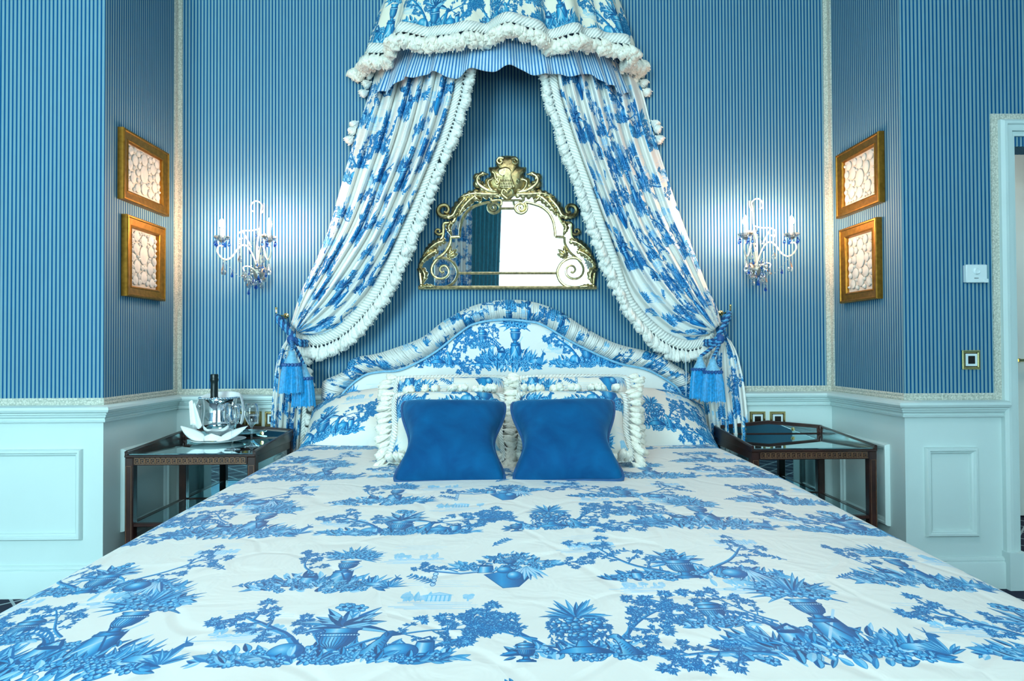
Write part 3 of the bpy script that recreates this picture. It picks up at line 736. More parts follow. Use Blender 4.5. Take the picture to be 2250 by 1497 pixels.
# windows behind the camera, the first seen in the wall mirror, the second unseen
for k, (x0, x1, z0, z1) in enumerate(WIN):
    mb = MB(); mb.box(x0, x0 + .06, YR - .11, YR - .05, z0, z1); mb.box(x1 - .06, x1, YR - .11, YR - .05, z0, z1)
    mb.box(x0 + .06, x1 - .06, YR - .11, YR - .05, z0, z0 + .07); mb.box(x0 + .06, x1 - .06, YR - .11, YR - .05, z1 - .07, z1)
    w = struct('window_%d' % (k + 1), mb, CREAM_PAINT)
    mb = MB(); xm = (x0 + x1) / 2; mb.box(xm - .03, xm + .03, YR - .10, YR - .06, z0 + .07, z1 - .07); mb.build('mullion', CREAM_PAINT, w, False)
    for zz in (1.3, 2.3): MB().box(x0 + .06, xm - .03, YR - .095, YR - .065, zz, zz + .03).box(xm + .03, x1 - .06, YR - .095, YR - .065, zz, zz + .03).build('glazing_bar', CREAM_PAINT, w, False)
    for xa, xb in ((x0 + .06, xm - .03), (xm + .03, x1 - .06)):
        MB().box(xa, xb, YR - .083, YR - .079, z0 + .07, z1 - .07).build('pane', clear_mat('pane_%d' % k, (1, 1, 1), .1), w, False)
def drape(name, label, x0, x1, x0b, x1b, y, z0, z1, folds, amp, mat, scale=1.6):
    nu, nv = folds * 8 + 1, 14; P = np.zeros((nu, nv, 3)); UV = np.zeros((nu, nv, 2))
    for i in range(nu):
        u = i / (nu - 1)
        for j in range(nv):
            v = j / (nv - 1); z = z0 + (z1 - z0) * v
            P[i, j] = (x0b + (x1b - x0b) * u + (x0 - x0b + (x1 - x1b - x0 + x0b) * u) * v, y + amp * math.sin(u * folds * 6.283 + .6 * math.sin(3 * v)), z); UV[i, j] = (u * (x1 - x0) * scale, z)
    o = MB().grid(P, UV).build(name, mat, None, True, None); s = o.modifiers.new('thickness', 'SOLIDIFY'); s.thickness = .002
    return tag(o, label, 'curtain')
drape('sheer_curtain', 'white sheer voile curtain across the bright window reflected in the gilt mirror', -.08, 1.75, -.08, 1.75, YR + .09, .02, 3.4, 16, .022, SHEER)
drape('window_drape', 'deep teal pleated drape at the window edge reflected in the mirror', -.42, .02, -.45, -.12, YR + .17, .02, 3.5, 7, .03, TEAL_DRAPE)
drape('window_drape', 'toile window drape reflected in the mirror beside the teal drape', -.95, -.40, -.9, -.45, YR + .24, .02, 3.5, 7, .04, TOILE)

# ------------------------------------------------------------------ bed
rnd = random.Random(5)
YH = 3.30                                                 # face of the headboard
def hb(px, py, Y=YH): p = onY(px, py, Y); return (p.x, p.z)
outer = [(704, 960), (703, 905), (703, 850), (712, 835), (738, 824), (757, 811), (764, 794), (787, 784), (818, 779), (853, 769), (924, 742), (978, 702), (1040, 671), (1107, 658), (1173, 663), (1231, 684), (1284, 718), (1351, 753), (1422, 771), (1464, 780), (1478, 796), (1500, 810), (1520, 822), (1527, 850), (1528, 905), (1528, 960)]
inner = [(745, 960), (744, 907), (746, 878), (770, 848), (804, 824), (840, 817), (884, 812), (951, 778), (1018, 726), (1050, 710), (1107, 703), (1160, 707), (1195, 716), (1262, 755), (1351, 796), (1418, 812), (1462, 834), (1490, 856), (1499, 880), (1501, 907), (1501, 960)]
outer = [hb(*p) for p in outer]; inner = [hb(*p) for p in inner]
N = 360; O = resample(outer, N); I = resample(inner, N)
BX = float((O[0, 0] + O[-1, 0]) / 2)                      # bed axis
bed = thing('double_bed', 'wide bed with an arched toile headboard edged by a ruched border', 'bed', (BX, 1.95, 0))
rb = (BX, 1.95, 0)
mb = MB(); mb.bbox(BX - .90, BX + .90, .98, YH - .02, .12, .34, .01); mb.build('bed_base', LINEN, bed, rel=rb)
for sx in (-.8, .8):
    for yy in (1.1, 3.1): mb = MB(); mb.lathe([(.03, 0), (.034, .06), (.03, .12)], (BX + sx, yy, 0), 12); mb.build('leg', WOOD, bed, rel=rb)
mb = MB(); mb.bbox(BX - .91, BX + .91, .96, YH - .02, .34, .515, .03); mb.build('mattress', LINEN, bed, rel=rb)
# headboard panel: columns between its foot and the inner curve
cols = 120; xs = np.linspace(I[0, 0] - .012, I[-1, 0] + .012, cols); order = np.argsort(I[:, 0]); top = np.interp(xs, I[order, 0], I[order, 1]) + .012
P = np.zeros((cols, 26, 3)); UV = np.zeros((cols, 26, 2)); UX, UZ = 1.030 - BX, .05 - .955
for i in range(cols):
    for j in range(26):
        z = .30 + (top[i] - .30) * j / 25; e = min(1, (top[i] - z) / .10) * min(1, (xs[i] - xs[0]) / .1, (xs[-1] - xs[i]) / .1)
        P[i, j] = (xs[i], YH + .012 - .022 * max(0, e) ** .5, z); UV[i, j] = (xs[i] + UX, z + UZ)
mb = MB(); mb.grid(P, UV); mb.v = mb.v; headboard = mb.build('headboard', TOILE, bed, rel=rb, sharp=None)
back = [(float(x), float(t)) for x, t in zip(xs, top)]
mb = MB(); mb.prism([(xs[0], .25)] + back + [(xs[-1], .25)], lambda a, b, d: (a, d, b), YH + .014, YH + .055); mb.build('backing', LINEN, headboard, False, rel=rb)
P = np.zeros((N, 9, 3)); UV = np.zeros((N, 9, 2)); s = 0
for i in range(N):
    if i: s += float(np.linalg.norm(O[i] - O[i - 1]))
    ru = .5 * math.sin(i * 1.461) + .5 * math.sin(i * .93 + .8 + math.sin(i * .2))
    for j in range(9):
        w = j / 8; a = math.pi * w
        q = I[i] + (O[i] - I[i]) * w
        P[i, j] = (q[0], YH + .03 - .062 * math.sin(a) ** .7 - .008 * ru * math.sin(a), q[1]); UV[i, j] = (s * 1.25, w * .14 + .05)
mb = MB(); c0 = 0
while c0 < N - 1:                                         # gather by gather: the print jumps at every tuck
    c1 = min(N, c0 + 9); U = UV[c0:c1].copy(); k = c0 // 8; U[..., 0] += .13 * ((k * 7) % 5); U[..., 1] += .11 * ((k * 13) % 9); mb.grid(P[c0:c1], U); c0 += 8
mb.build('ruched_border', TOILE_RUCHE, headboard, rel=rb, sharp=None)
mb = MB(); mb.tube([(q[0], YH - .006, q[1]) for q in I[::2]], .006, 6); mb.build('piping', SILK_PALE, headboard, rel=rb)

# bedspread: arc length across, length along
def spread_z(x, y):
    """height of the spread over the mattress at offset x from the axis"""
    u = abs(x) / .985
    k = max(0, min(1, (y - 1.0) / 1.9)); k = k * k * (3 - 2 * k)
    zc = .600 + .022 * math.exp(-((y - 2.0) / .8) ** 2); ze = .580 + .040 * k if x < 0 else .577 + .035 * k
    z = zc - (zc - ze) * u ** 2.4
    z += .010 * math.sin(4.1 * x + 1.3 * y + .6) * math.sin(2.7 * y + .8 + .7 * x) * (1 - u ** 4)
    return z
nx, ny = 150, 150; Y0, Y1 = .86, 3.06
P = np.zeros((2 * nx + 1, ny, 3)); UV = np.zeros((2 * nx + 1, ny, 2))
def across(sv):
    """arc length from the axis -> (x, drop)"""
    a = abs(sv); sg = 1 if sv >= 0 else -1; flat, R = .90, .09
    if a < flat: return sg * a, 0.0
    if a < flat + R * 1.5708: t = (a - flat) / R; return sg * (flat + R * math.sin(t)), R * (1 - math.cos(t))
    return sg * (flat + R), R + (a - flat - R * 1.5708)
smax = .90 + .09 * 1.5708 + .36
for i in range(2 * nx + 1):
    sv = smax * (i - nx) / nx; x, dr = across(sv)
    for j in range(ny):
        y = Y0 + (Y1 - Y0) * (j / (ny - 1)); dy = 0
        z = spread_z(max(-.91, min(.91, x)), y) - dr
        bow = .016 * math.sin(9 * y + (1 if x > 0 else 4)) * min(1, dr / .3) + .05 * min(1, dr / .4)
        xx = x + (bow if x > 0 else -bow)
        if y < 1.0: z -= .25 * (1.0 - y) ** 2
        P[i, j] = (BX + xx, y, max(z, .10)); UV[i, j] = (sv + .575, y - .87)
mb = MB(); mb.grid(P, UV)
F0 = []
for i in range(2 * nx + 1):                               # turn down at the foot
    F0.append([(P[i, 0, 0], Y0 - .02, P[i, 0, 2] - .03), (P[i, 0, 0], Y0 - .03, max(.09, P[i, 0, 2] - .45))])
G = np.concatenate([P[:, :1], np.array(F0)], 1); mb.grid(G, np.stack([np.stack([UV[:, 0, 0], UV[:, 0, 1] - q], 1) for q in (0, .03, .45)], 1))
spread = mb.build('bedspread', TOILE_QUILT, None, sharp=None); tag(spread, 'quilted white bedspread printed with blue toile, covering the bed', 'bedspread')
sol = spread.modifiers.new('thickness', 'SOLIDIFY'); sol.thickness = .012; sol.offset = -1

# pillows under the cushions
def pillow_mesh(w, l, h, uvo, n=36, m=22, droop=(0, 0)):
    mb = MB()
    for side in (1, -1):
        P = np.zeros((n, m, 3)); UV = np.zeros((n, m, 2))
        for i in range(n):
            s = -1 + 2 * i / (n - 1)
            for j in range(m):
                t = -1 + 2 * j / (m - 1)
                k = max(0, (1 - abs(s) ** 3.2) * (1 - abs(t) ** 2.6)) ** .62
                px = s * w / 2 * (1 - .05 * (1 - t * t) * abs(s) ** 3); py = t * l / 2 * (1 - .06 * (1 - s * s) * t * t)
                d = droop[0] if s < 0 else droop[1]
                P[i, j] = (px, py, side * h * k * (.75 if side < 0 else 1) - d * abs(s) ** 2.5 + .006 * math.sin(7 * s + 3 * t) * k); UV[i, j] = (px + uvo[0], py + uvo[1])
        if side < 0: P = P[::-1]; UV = UV[::-1]
        mb.grid(P, UV)
    return mb
for k, (cx, lab, dr, uo) in enumerate((('L', 'long toile bed pillow at the headboard behind the cushion by the champagne table', (.11, .0), (.64, .22)), ('R', 'long toile bed pillow at the headboard beside the empty bedside table', (.0, .11), (.50, .22)))):
    sgn = -1 if cx == 'L' else 1
    o = pillow_mesh(1.02, .46, .105, uo, droop=dr).build('bed_pillow', TOILE_CREAM, None, sharp=None)
    o.location = (BX + sgn * .51, 3.075, .712); o.rotation_euler = (math.radians(33), math.radians(-1.5 * sgn), 0)
    tag(o, lab, 'pillow', 'toile bed pillows')

# cushions
def cushion_grid(w, h, T, pinch, uvo=(0, 0), n=30, seed=1):
    mb = MB(); per = None; r2 = random.Random(seed); ph = [r2.uniform(0, 6) for _ in range(4)]
    for side in (1, -1):
        P = np.zeros((n, n, 3)); UV = np.zeros((n, n, 2))
        for i in range(n):
            s = -1 + 2 * i / (n - 1)
            for j in range(n):
                t = -1 + 2 * j / (n - 1)
                px = w / 2 * s * (1 - pinch * math.exp(-((t + .15) / .60) ** 2) * s * s); pz = h / 2 * t * (1 - pinch * (.62 if t > 0 else .15) * (1 - s * s) * t * t)
                cr = 1 - .05 * (s * t) ** 10; px *= cr; pz *= cr
                k = max(0, (1 - s ** 4) * (1 - t ** 4)) ** .55
                k *= 1 + .05 * math.sin(5 * s + ph[0]) * math.sin(4 * t + ph[1])
                P[i, j] = (px, -side * T * k, pz + h / 2); UV[i, j] = (px + uvo[0], pz + uvo[1])
        if side < 0: P = P[::-1]; UV = UV[::-1]
        else: per = [P[i, 0] for i in range(n)] + [P[n - 1, j] for j in range(1, n)] + [P[i, n - 1] for i in range(n - 2, -1, -1)] + [P[0, j] for j in range(n - 2, 0, -1)]
        mb.grid(P, UV)
    return mb, per
def tuft_mesh(name, L, R, seed, mat, seg=7):
    """one tuft of a tassel fringe, hanging along -Z from the origin"""
    r2 = random.Random(seed); mb = MB()
    prof = [(.10, 0), (.22, -.10), (.18, -.16), (.62, -.32), (.95, -.62), (1.0, -.84), (.72, -.97), (0.0, -1.0)]
    mb.lathe([(R * a, L * b) for a, b in prof], seg=seg, fn=lambda r, z, a: (r * (1 + .16 * math.sin(3.0 * a + seed)), z * (1 + .05 * math.sin(2 * a + seed))))
    for k in range(5):
        a = r2.uniform(0, 6.28)
        mb.tube([(R * .3 * math.cos(a), R * .3 * math.sin(a), -L * .25), (R * .8 * math.cos(a), R * .8 * math.sin(a), -L * .65), (R * .9 * math.cos(a), R * .9 * math.sin(a), -L * 1.04)], [R * .16, R * .26, R * .10], 4)
    return mb.mesh(name, mat)
TUFT = [tuft_mesh('tuft', .058, .017, s, FRINGE) for s in range(4)]
TUFT_W = [tuft_mesh('tuft', .062, .015, s + 4, FRINGE_W) for s in range(4)]
TUFT_V = [tuft_mesh('tuft', .070, .026, s + 9, FRINGE_W, 9) for s in range(4)]

def velvet_cushion(x, label, rz, ry):
    c = thing('velvet_cushion', label, 'cushion', (x, 2.10, .612), 'blue velvet cushions', (math.radians(-49), ry, rz))
    mb, per = cushion_grid(.385, .375, .082, .25, seed=3 if x < BX else 8); mb.build('cover', VELVET, c, sharp=None)
    mb = MB(); mb.tube([Vector(p) for p in per + per[:2]], (.0075), 6, False); mb.build('piping', PIPING, c)
xa = onY(993, 1000, 2.2).x; xb = onY(1243, 1000, 2.2).x
velvet_cushion(xa, 'blue velvet cushion nearer the champagne bucket, leaning in front of fringed toile cushions', math.radians(2), math.radians(1))
velvet_cushion(xb, 'blue velvet cushion nearer the empty bedside table, leaning in front of fringed toile cushions', math.radians(-2), math.radians(-1))
def fringed_cushion(x, y, z, w, h, tilt, rz, label, uvo, seed, ends=False):
    c = thing('fringed_cushion', label, 'cushion', (x, y, z), 'fringed toile cushions', (math.radians(-tilt), 0, rz))
    mb, per = cushion_grid(w, h, .085, .08, uvo, seed=seed); body = mb.build('cover', TOILE_CREAM, c, sharp=None)
    ctr = Vector((0, 0, h / 2)); pts = resample([tuple(p) for p in per + per[:1]], 300)
    mb = MB(); G = np.zeros((300, 2, 3)); U = np.zeros((300, 2, 2))
    for i in range(300):
        p = Vector(pts[i]); d = (p - ctr); d.y = 0; d.normalize(); G[i, 0] = p; G[i, 1] = p + d * .022; U[i] = [(i * .006, 0), (i * .006, .022)]
    mb.grid(G, U); fr = mb.build('fringe', HEADING, c, sharp=None); fr.modifiers.new('t', 'SOLIDIFY').thickness = .004
    n = int(2 * (w + h) / .024); r2 = random.Random(seed)
    inv = c.rotation_euler.to_matrix().inverted(); g = inv @ Vector((0, 0, -1))
    for k in range(n):
        p = Vector(pts[int(k * 299 / n)]); d = (p - ctr); d.y = 0; d.normalize()
        q = (d + .55 * g + Vector((r2.uniform(-.25, .25), r2.uniform(-.35, .1), r2.uniform(-.25, .25)))).normalized()
        if ends and abs(p.x) < w * .43: continue
        if not ends and p.z > h * .93 and abs(p.x) < w * .44: q = Vector((r2.uniform(-.5, .5), -1, -.25)).normalized()
        if p.z < .03 and abs(p.x) < w * .45: q = Vector((q.x * .4, -.9, .1)).normalized()
        inst('tassel', TUFT_W[k % 4], fr, p + d * .018, down_quat(q, r2.uniform(0, 6)), (1, 1, r2.uniform(.85, 1.15)))
xl_ = onY(1000, 870, 2.95).x; xr_ = onY(1245, 870, 2.95).x
fringed_cushion(xl_, 2.66, .64, .47, .33, 30, .04, 'rear fringed toile cushion propped nearest the headboard on the champagne side', (.40, .28), 1, True)
fringed_cushion(xr_ + .01, 2.66, .64, .47, .33, 30, -.04, 'rear fringed toile cushion propped nearest the headboard on the empty table side', (.40, .28), 2, True)
fringed_cushion(onY(994, 900, 2.7).x, 2.40, .635, .42, .305, 40, .03, 'cream fringed toile cushion sandwiched directly behind the velvet cushion nearer the champagne', (.14, .02), 3)
fringed_cushion(onY(1246, 900, 2.7).x, 2.40, .635, .42, .305, 40, -.03, 'cream fringed toile cushion sandwiched directly behind the velvet cushion nearer the empty table', (.14, .02), 4)
# ------------------------------------------------------------------ bed canopy: corona valance and two tied-back curtains
YW = YB - .012
xc = (onY(1390, 160, YW).x + onY(815, 170, YW).x) / 2
canopy = thing('bed_canopy', 'half round bed canopy of toile with an ivory tassel fringe and striped lining frill', 'canopy', (xc, YB, 2.95))
rc = (xc, YB, 2.95)
ZB = 2.565
def ring(th, rx, ry): return xc + rx * math.sin(th), YW - ry * math.cos(th)
NT = 260
def pleat(th): return .024 * math.sin(th * 15) + .012 * math.sin(th * 27 + 1.1) + .012 * math.tanh(4 * math.sin(th * 8 + .7))
P = np.zeros((NT, 20, 3)); UV = np.zeros((NT, 20, 2)); arc = 0
edge = []
for i in range(NT):
    th = -math.pi / 2 + math.pi * i / (NT - 1)
    sc = .012 * math.cos(th * 9.0)
    for j in range(20):
        v = j / 19; k = v ** .8
        pl = pleat(th) * (.4 + .8 * v)
        x, y = ring(th, .575 + .125 * k + pl, .29 + .11 * k + pl)
        P[i, j] = (x, min(y, YW), 2.98 + (ZB + sc - 2.98) * v); UV[i, j] = (arc * .95 + .285 - .66, .40 - .355 * v)
    edge.append(Vector(P[i, 19]))
    if i: arc += 1.25 * float(np.linalg.norm(P[i, 10] - P[i - 1, 10]))
mb = MB(); mb.grid(P, UV); val = mb.build('valance', TOILE_WARM, canopy, rel=rc, sharp=None); val.modifiers.new('t', 'SOLIDIFY').thickness = .003
mb = MB(); G = np.zeros((NT, 3, 3)); U = np.zeros((NT, 3, 2)); acc = 0
for i in range(NT):
    if i: acc += (edge[i] - edge[i - 1]).length
    th = -math.pi / 2 + math.pi * i / (NT - 1); o = Vector((math.sin(th), -math.cos(th), 0)); e = edge[i]
    for j, (q, dz) in enumerate(((.004, .038), (.009, .012), (.011, -.012))): p = e + o * q + Vector((0, 0, dz)); p.y = min(p.y, YW); G[i, j] = p; U[i, j] = (acc, .02 * j)
mb.grid(G, U); head = mb.build('fringe', HEADING, canopy, rel=rc, sharp=None); head.modifiers.new('t', 'SOLIDIFY').thickness = .006
r2 = random.Random(4)
ec = [edge[i] for i in range(NT)]; L = [0]
for i in range(1, NT): L.append(L[-1] + (ec[i] - ec[i - 1]).length)
n = int(L[-1] / .029)
for row in (0, 1):
    for k in range(n):
        s = (k + .5 * row) / (n - .4) * L[-1]; i = min(NT - 1, int(np.searchsorted(L, s))); th = -math.pi / 2 + math.pi * i / (NT - 1)
        o = Vector((math.sin(th), -math.cos(th), 0)); p = ec[i] + o * (.012 + .012 * (1 - row)) + Vector((0, 0, -.014 - .010 * row)); p.y = min(p.y, YW - .02)
        inst('tassel', TUFT_V[(k + row) % 4], head, p - Vector(rc), down_quat((o.x * .35 + r2.uniform(-.25, .25), o.y * .35, -1), r2.uniform(0, 6)), (1, 1, r2.uniform(.85, 1.1)))
# striped frill inside
P = np.zeros((NT, 10, 3)); UV = np.zeros((NT, 10, 2)); arc = 0
for i in range(NT):
    th = -math.pi / 2 + math.pi * i / (NT - 1)
    zb = 2.355 + .030 * abs(math.sin(th * 4.7 + 1.57)) - .02 * (abs(th) > 1.0) + .012 * math.sin(21 * th)
    for j in range(10):
        v = j / 9; pl = (.012 * math.sin(th * 25 + .5) + .006 * math.sin(th * 47)) * v
        x, y = ring(th, .585 + .09 * v + pl, .315 + .06 * v + pl); P[i, j] = (x, min(y, YW), 2.62 + (zb - 2.62) * v); UV[i, j] = (arc, v)
    if i: arc += float(np.linalg.norm(P[i, 5] - P[i - 1, 5]))
mb = MB(); mb.grid(P, UV); mb.build('frill', STRIPE_CLOTH, canopy, rel=rc, sharp=None).modifiers.new('t', 'SOLIDIFY').thickness = .003
mb = MB(); pts = [ring(-math.pi / 2 + math.pi * i / 40, .57, .33) for i in range(41)]; mb.prism([(a, b) for a, b in pts], lambda a, b, d: (a, b, d), 2.945, 2.985); mb.build('canopy_shade_board', WOOD, canopy, False, rel=rc)  # unseen top board, put in to keep the inside of the canopy dark

def curtain(side, name_label, outer, mid, lead, frout, tail_l, tail_r, sgn, uvo):
    """one bed curtain: fabric from the canopy to the tie, a tail below it, fringe on the leading edge"""
    n = 90; A, B, D = (resample(q, n) for q in (outer, mid, lead))
    FR = resample(frout, n)
    g = onY(*A[-1], YB - .12)
    root = thing('bed_curtain', name_label, 'curtain', (g.x, YB - .1, .0), 'toile bed curtains'); rr = (g.x, YB - .1, 0)
    m = 130; P = np.zeros((m, n, 3)); UV = np.zeros((m, n, 2)); folds = 7.5
    Ytop = lambda u: YW - .015 - .285 * math.sin(u * 1.40) ** 1.0
    Wd = 1.15
    cuts = [0] + [(c - .25) / folds for c in range(1, int(folds + .25) + 1)] + [1]; mb = MB(); first = True
    for c in range(len(cuts) - 1):                        # fold by fold: cloth is lost in the depth of every fold, so the print jumps there
        q0, q1 = cuts[c], cuts[c + 1]
        if q1 - q0 < .01: continue
        P = np.zeros((18, n, 3)); UV = np.zeros((18, n, 2))
        for i in range(18):
            u = q0 + (q1 - q0) * i / 17; l0 = 2 * (u - .5) * (u - 1); l1 = 4 * u * (1 - u); l2 = 2 * u * (u - .5); ln = 0
            for j in range(n):
                v = j / (n - 1)
                px = A[j] * l0 + B[j] * l1 + D[j] * l2
                Yg = YB - .055 - .075 * math.sin(math.pi * min(1, u * .9 + .1))
                Y = Ytop(u) * (1 - v) ** 1.1 + Yg * (1 - (1 - v) ** 1.1) - .05 * math.sin(math.pi * v) * u
                amp = .034 * (1 - v) ** .45 * (.55 + .45 * min(1, 4 * v)) + .003
                ph = u * folds * 6.283 + .35 * math.sin(2.2 * v + 5 * u)
                Y += amp * math.sin(ph) * (1 if u < .985 else .3) + .4 * amp * math.sin(2 * ph + 1.3)
                P[i, j] = onY(px[0] + sgn * 2.5 * (1 - v) * math.cos(ph), px[1], min(Y, YB - .014))
                if j: ln += float(np.linalg.norm(P[i, j] - P[i, j - 1]))
                UV[i, j] = (uvo[0] + sgn * (.26 * c + .125 * (i / 17) * (q1 - q0) * folds * (.6 + .4 * (1 - v) ** .4)), uvo[1] - .92 * ln + .27 * ((7 * c) % 5))
        if first: PA = P[0].copy(); first = False
        PZ = P[-1].copy(); mb.grid(P, UV)
    P = np.stack([PA, PZ])
    fab = mb.build('drape', TOILE, root, rel=rr, sharp=None); fab.modifiers.new('t', 'SOLIDIFY').thickness = .003
    # heading band and tassels along the leading edge
    G = np.zeros((n, 4, 3)); U = np.zeros((n, 4, 2)); E0 = P[-1]; ln = 0; wb = []
    for j in range(n):
        e = Vector(E0[j]); Y = e.y - .006; f = onY(FR[j][0], FR[j][1], Y); d = f - e
        if j: ln += (e - Vector(E0[j - 1])).length
        for k, q in enumerate((-.12, .08, .26, .42)): G[j, k] = e + d * q + Vector((0, -.008 - .006 * (k in (1, 2)), 0)); U[j, k] = (ln, k * .013)
        wb.append((e + d * .36 + Vector((0, -.012, 0)), d, ln))
    mb = MB(); mb.grid(G, U); fr = mb.build('fringe', HEADING, root, rel=rr, sharp=None); fr.modifiers.new('t', 'SOLIDIFY').thickness = .005
    r3 = random.Random(21 + int(sgn)); cnt = int(ln / .0195); Ls = [w[2] for w in wb]
    for k in range(cnt):
        j = min(n - 1, int(np.searchsorted(Ls, (k + .3) / cnt * ln))); p, d, _ = wb[j]
        L0 = max(.034, d.length * .74)
        q = (d.normalized() + Vector((0, -.15, -.28)) + Vector((r3.uniform(-.14, .14), r3.uniform(-.3, .2), r3.uniform(-.14, .14)))).normalized()
        sc = L0 / .058; inst('tassel', TUFT[k % 4], fr, p - Vector(rr), down_quat(q, r3.uniform(0, 6)), (1.3, 1.3, sc * r3.uniform(.9, 1.15)))
    for k in range(6):                                   # tassels of the outer edge, glimpsed past the folds
        j = int((6, 9, 12, 22, 24, 27)[k]); p = Vector(P[0, j]) + Vector((-sgn * .004, -.006, 0))
        inst('tassel', TUFT[k % 4], fr, p - Vector(rr), down_quat((-sgn * .9, -.3, -.7 + r3.uniform(-.2, .2)), r3.uniform(0, 6)), (1.35, 1.35, .9))
    # tail below the tie
    n2 = 50; m2 = 90; A = resample(tail_l, n2); B = resample(tail_r, n2); P = np.zeros((m2, n2, 3)); UV = np.zeros((m2, n2, 2))
    mb = MB(); first = True; cuts = [0] + [(c - .25) / 5.5 for c in range(1, 6)] + [1]
    for c in range(6):
        P = np.zeros((14, n2, 3)); UV = np.zeros((14, n2, 2))
        for i in range(14):
            u = cuts[c] + (cuts[c + 1] - cuts[c]) * i / 13; ln = 0
            for j in range(n2):
                v = j / (n2 - 1); px = A[j] * (1 - u) + B[j] * u
                ph = u * 5.5 * 6.283 + .5 * math.sin(2 * v + 4 * u); am = .005 + .011 * min(1, v * 2.5)
                Y = YB - .065 + am * math.sin(ph) + .3 * am * math.sin(2 * ph + 1); P[i, j] = onY(px[0], px[1], min(Y, YB - .045 if v > .3 else YB - .014))
                if j: ln += float(np.linalg.norm(P[i, j] - P[i, j - 1]))
                UV[i, j] = (uvo[0] + sgn * (.24 * c + (.05 + .05 * v) * (i / 13) * (cuts[c + 1] - cuts[c]) * 5.5), uvo[1] - ln + .23 * ((5 * c) % 4))
        if first: PA = P[0].copy(); first = False
        PZ = P[-1].copy(); mb.grid(P, UV)
    P = np.stack([PA, PZ]); mb.build('drape', TOILE, root, rel=rr, sharp=None).modifiers.new('t', 'SOLIDIFY').thickness = .003
    E = P[-1] if sgn > 0 else P[0]; out = sgn
    mb = MB(); G = np.zeros((n2, 2, 3)); U = np.zeros((n2, 2, 2)); ln = 0; Ls = []
    for j in range(n2):
        if j: ln += float(np.linalg.norm(E[j] - E[j - 1]))
        Ls.append(ln); e = Vector(E[j]); G[j, 0] = e + Vector((-out * .004, -.010, 0)); G[j, 1] = e + Vector((out * .018, -.012, -.004)); U[j] = [(ln, 0), (ln, .02)]
    mb.grid(G, U); f2 = mb.build('fringe', HEADING, root, rel=rr, sharp=None); f2.modifiers.new('t', 'SOLIDIFY').thickness = .004
    cnt = int(ln / .034)
    for k in range(cnt):
        j = int(np.searchsorted(Ls, (k + .5) / cnt * ln)); p = Vector(E[min(j, n2 - 1)]) + Vector((out * .014, -.014, 0))
        inst('tassel', TUFT[k % 4], f2, p - Vector(rr), down_quat((out * .75 + r3.uniform(-.2, .2), -.2, -.8), r3.uniform(0, 6)), (.95, .95, .85))
    return root
curtain('L', 'toile bed curtain with ivory fringe, tied back on the champagne bucket side',
    [(836, 120), (806, 215), (788, 270), (768, 335), (745, 420), (722, 500), (695, 570), (662, 640), (646, 690), (640, 712)],
    [(935, 120), (890, 290), (850, 400), (808, 500), (760, 580), (712, 650), (672, 700), (653, 727)],
    [(1012, 110), (1003, 200), (976, 290), (932, 400), (893, 490), (855, 575), (820, 640), (792, 676), (752, 716), (716, 737), (690, 742), (668, 738), (652, 732)],
    [(1046, 110), (1033, 205), (1006, 300), (962, 405), (926, 500), (893, 580), (862, 642), (832, 690), (795, 733), (765, 759), (731, 778), (690, 786), (664, 772)],
    [(640, 705), (630, 745), (618, 765), (607, 800), (600, 856), (594, 940), (592, 1010), (592, 1200)],
    [(654, 705), (660, 745), (664, 775), (667, 800), (670, 850), (664, 940), (660, 1010), (660, 1200)], 1, (.12, 1.95))
curtain('R', 'toile bed curtain with ivory fringe, tied back on the empty bedside table side',
    [(1386, 115), (1414, 205), (1436, 290), (1468, 390), (1498, 480), (1530, 565), (1556, 635), (1574, 672), (1582, 700), (1586, 712)],
    [(1290, 118), (1334, 290), (1372, 400), (1412, 500), (1460, 580), (1508, 650), (1550, 700), (1570, 724)],
    [(1209, 110), (1222, 200), (1250, 290), (1290, 400), (1322, 490), (1352, 570), (1377, 640), (1402, 680), (1438, 717), (1474, 742), (1511, 753), (1548, 745), (1572, 730)],
    [(1176, 110), (1195, 205), (1222, 300), (1260, 405), (1292, 500), (1322, 580), (1350, 640), (1378, 690), (1416, 740), (1462, 778), (1511, 791), (1556, 774), (1574, 758)],
    [(1571, 705), (1564, 745), (1556, 775), (1546, 805), (1540, 850), (1548, 930), (1552, 1010), (1552, 1200)],
    [(1586, 705), (1598, 735), (1617, 770), (1629, 812), (1637, 858), (1645, 940), (1648, 1010), (1648, 1200)], -1, (.75, 1.80))

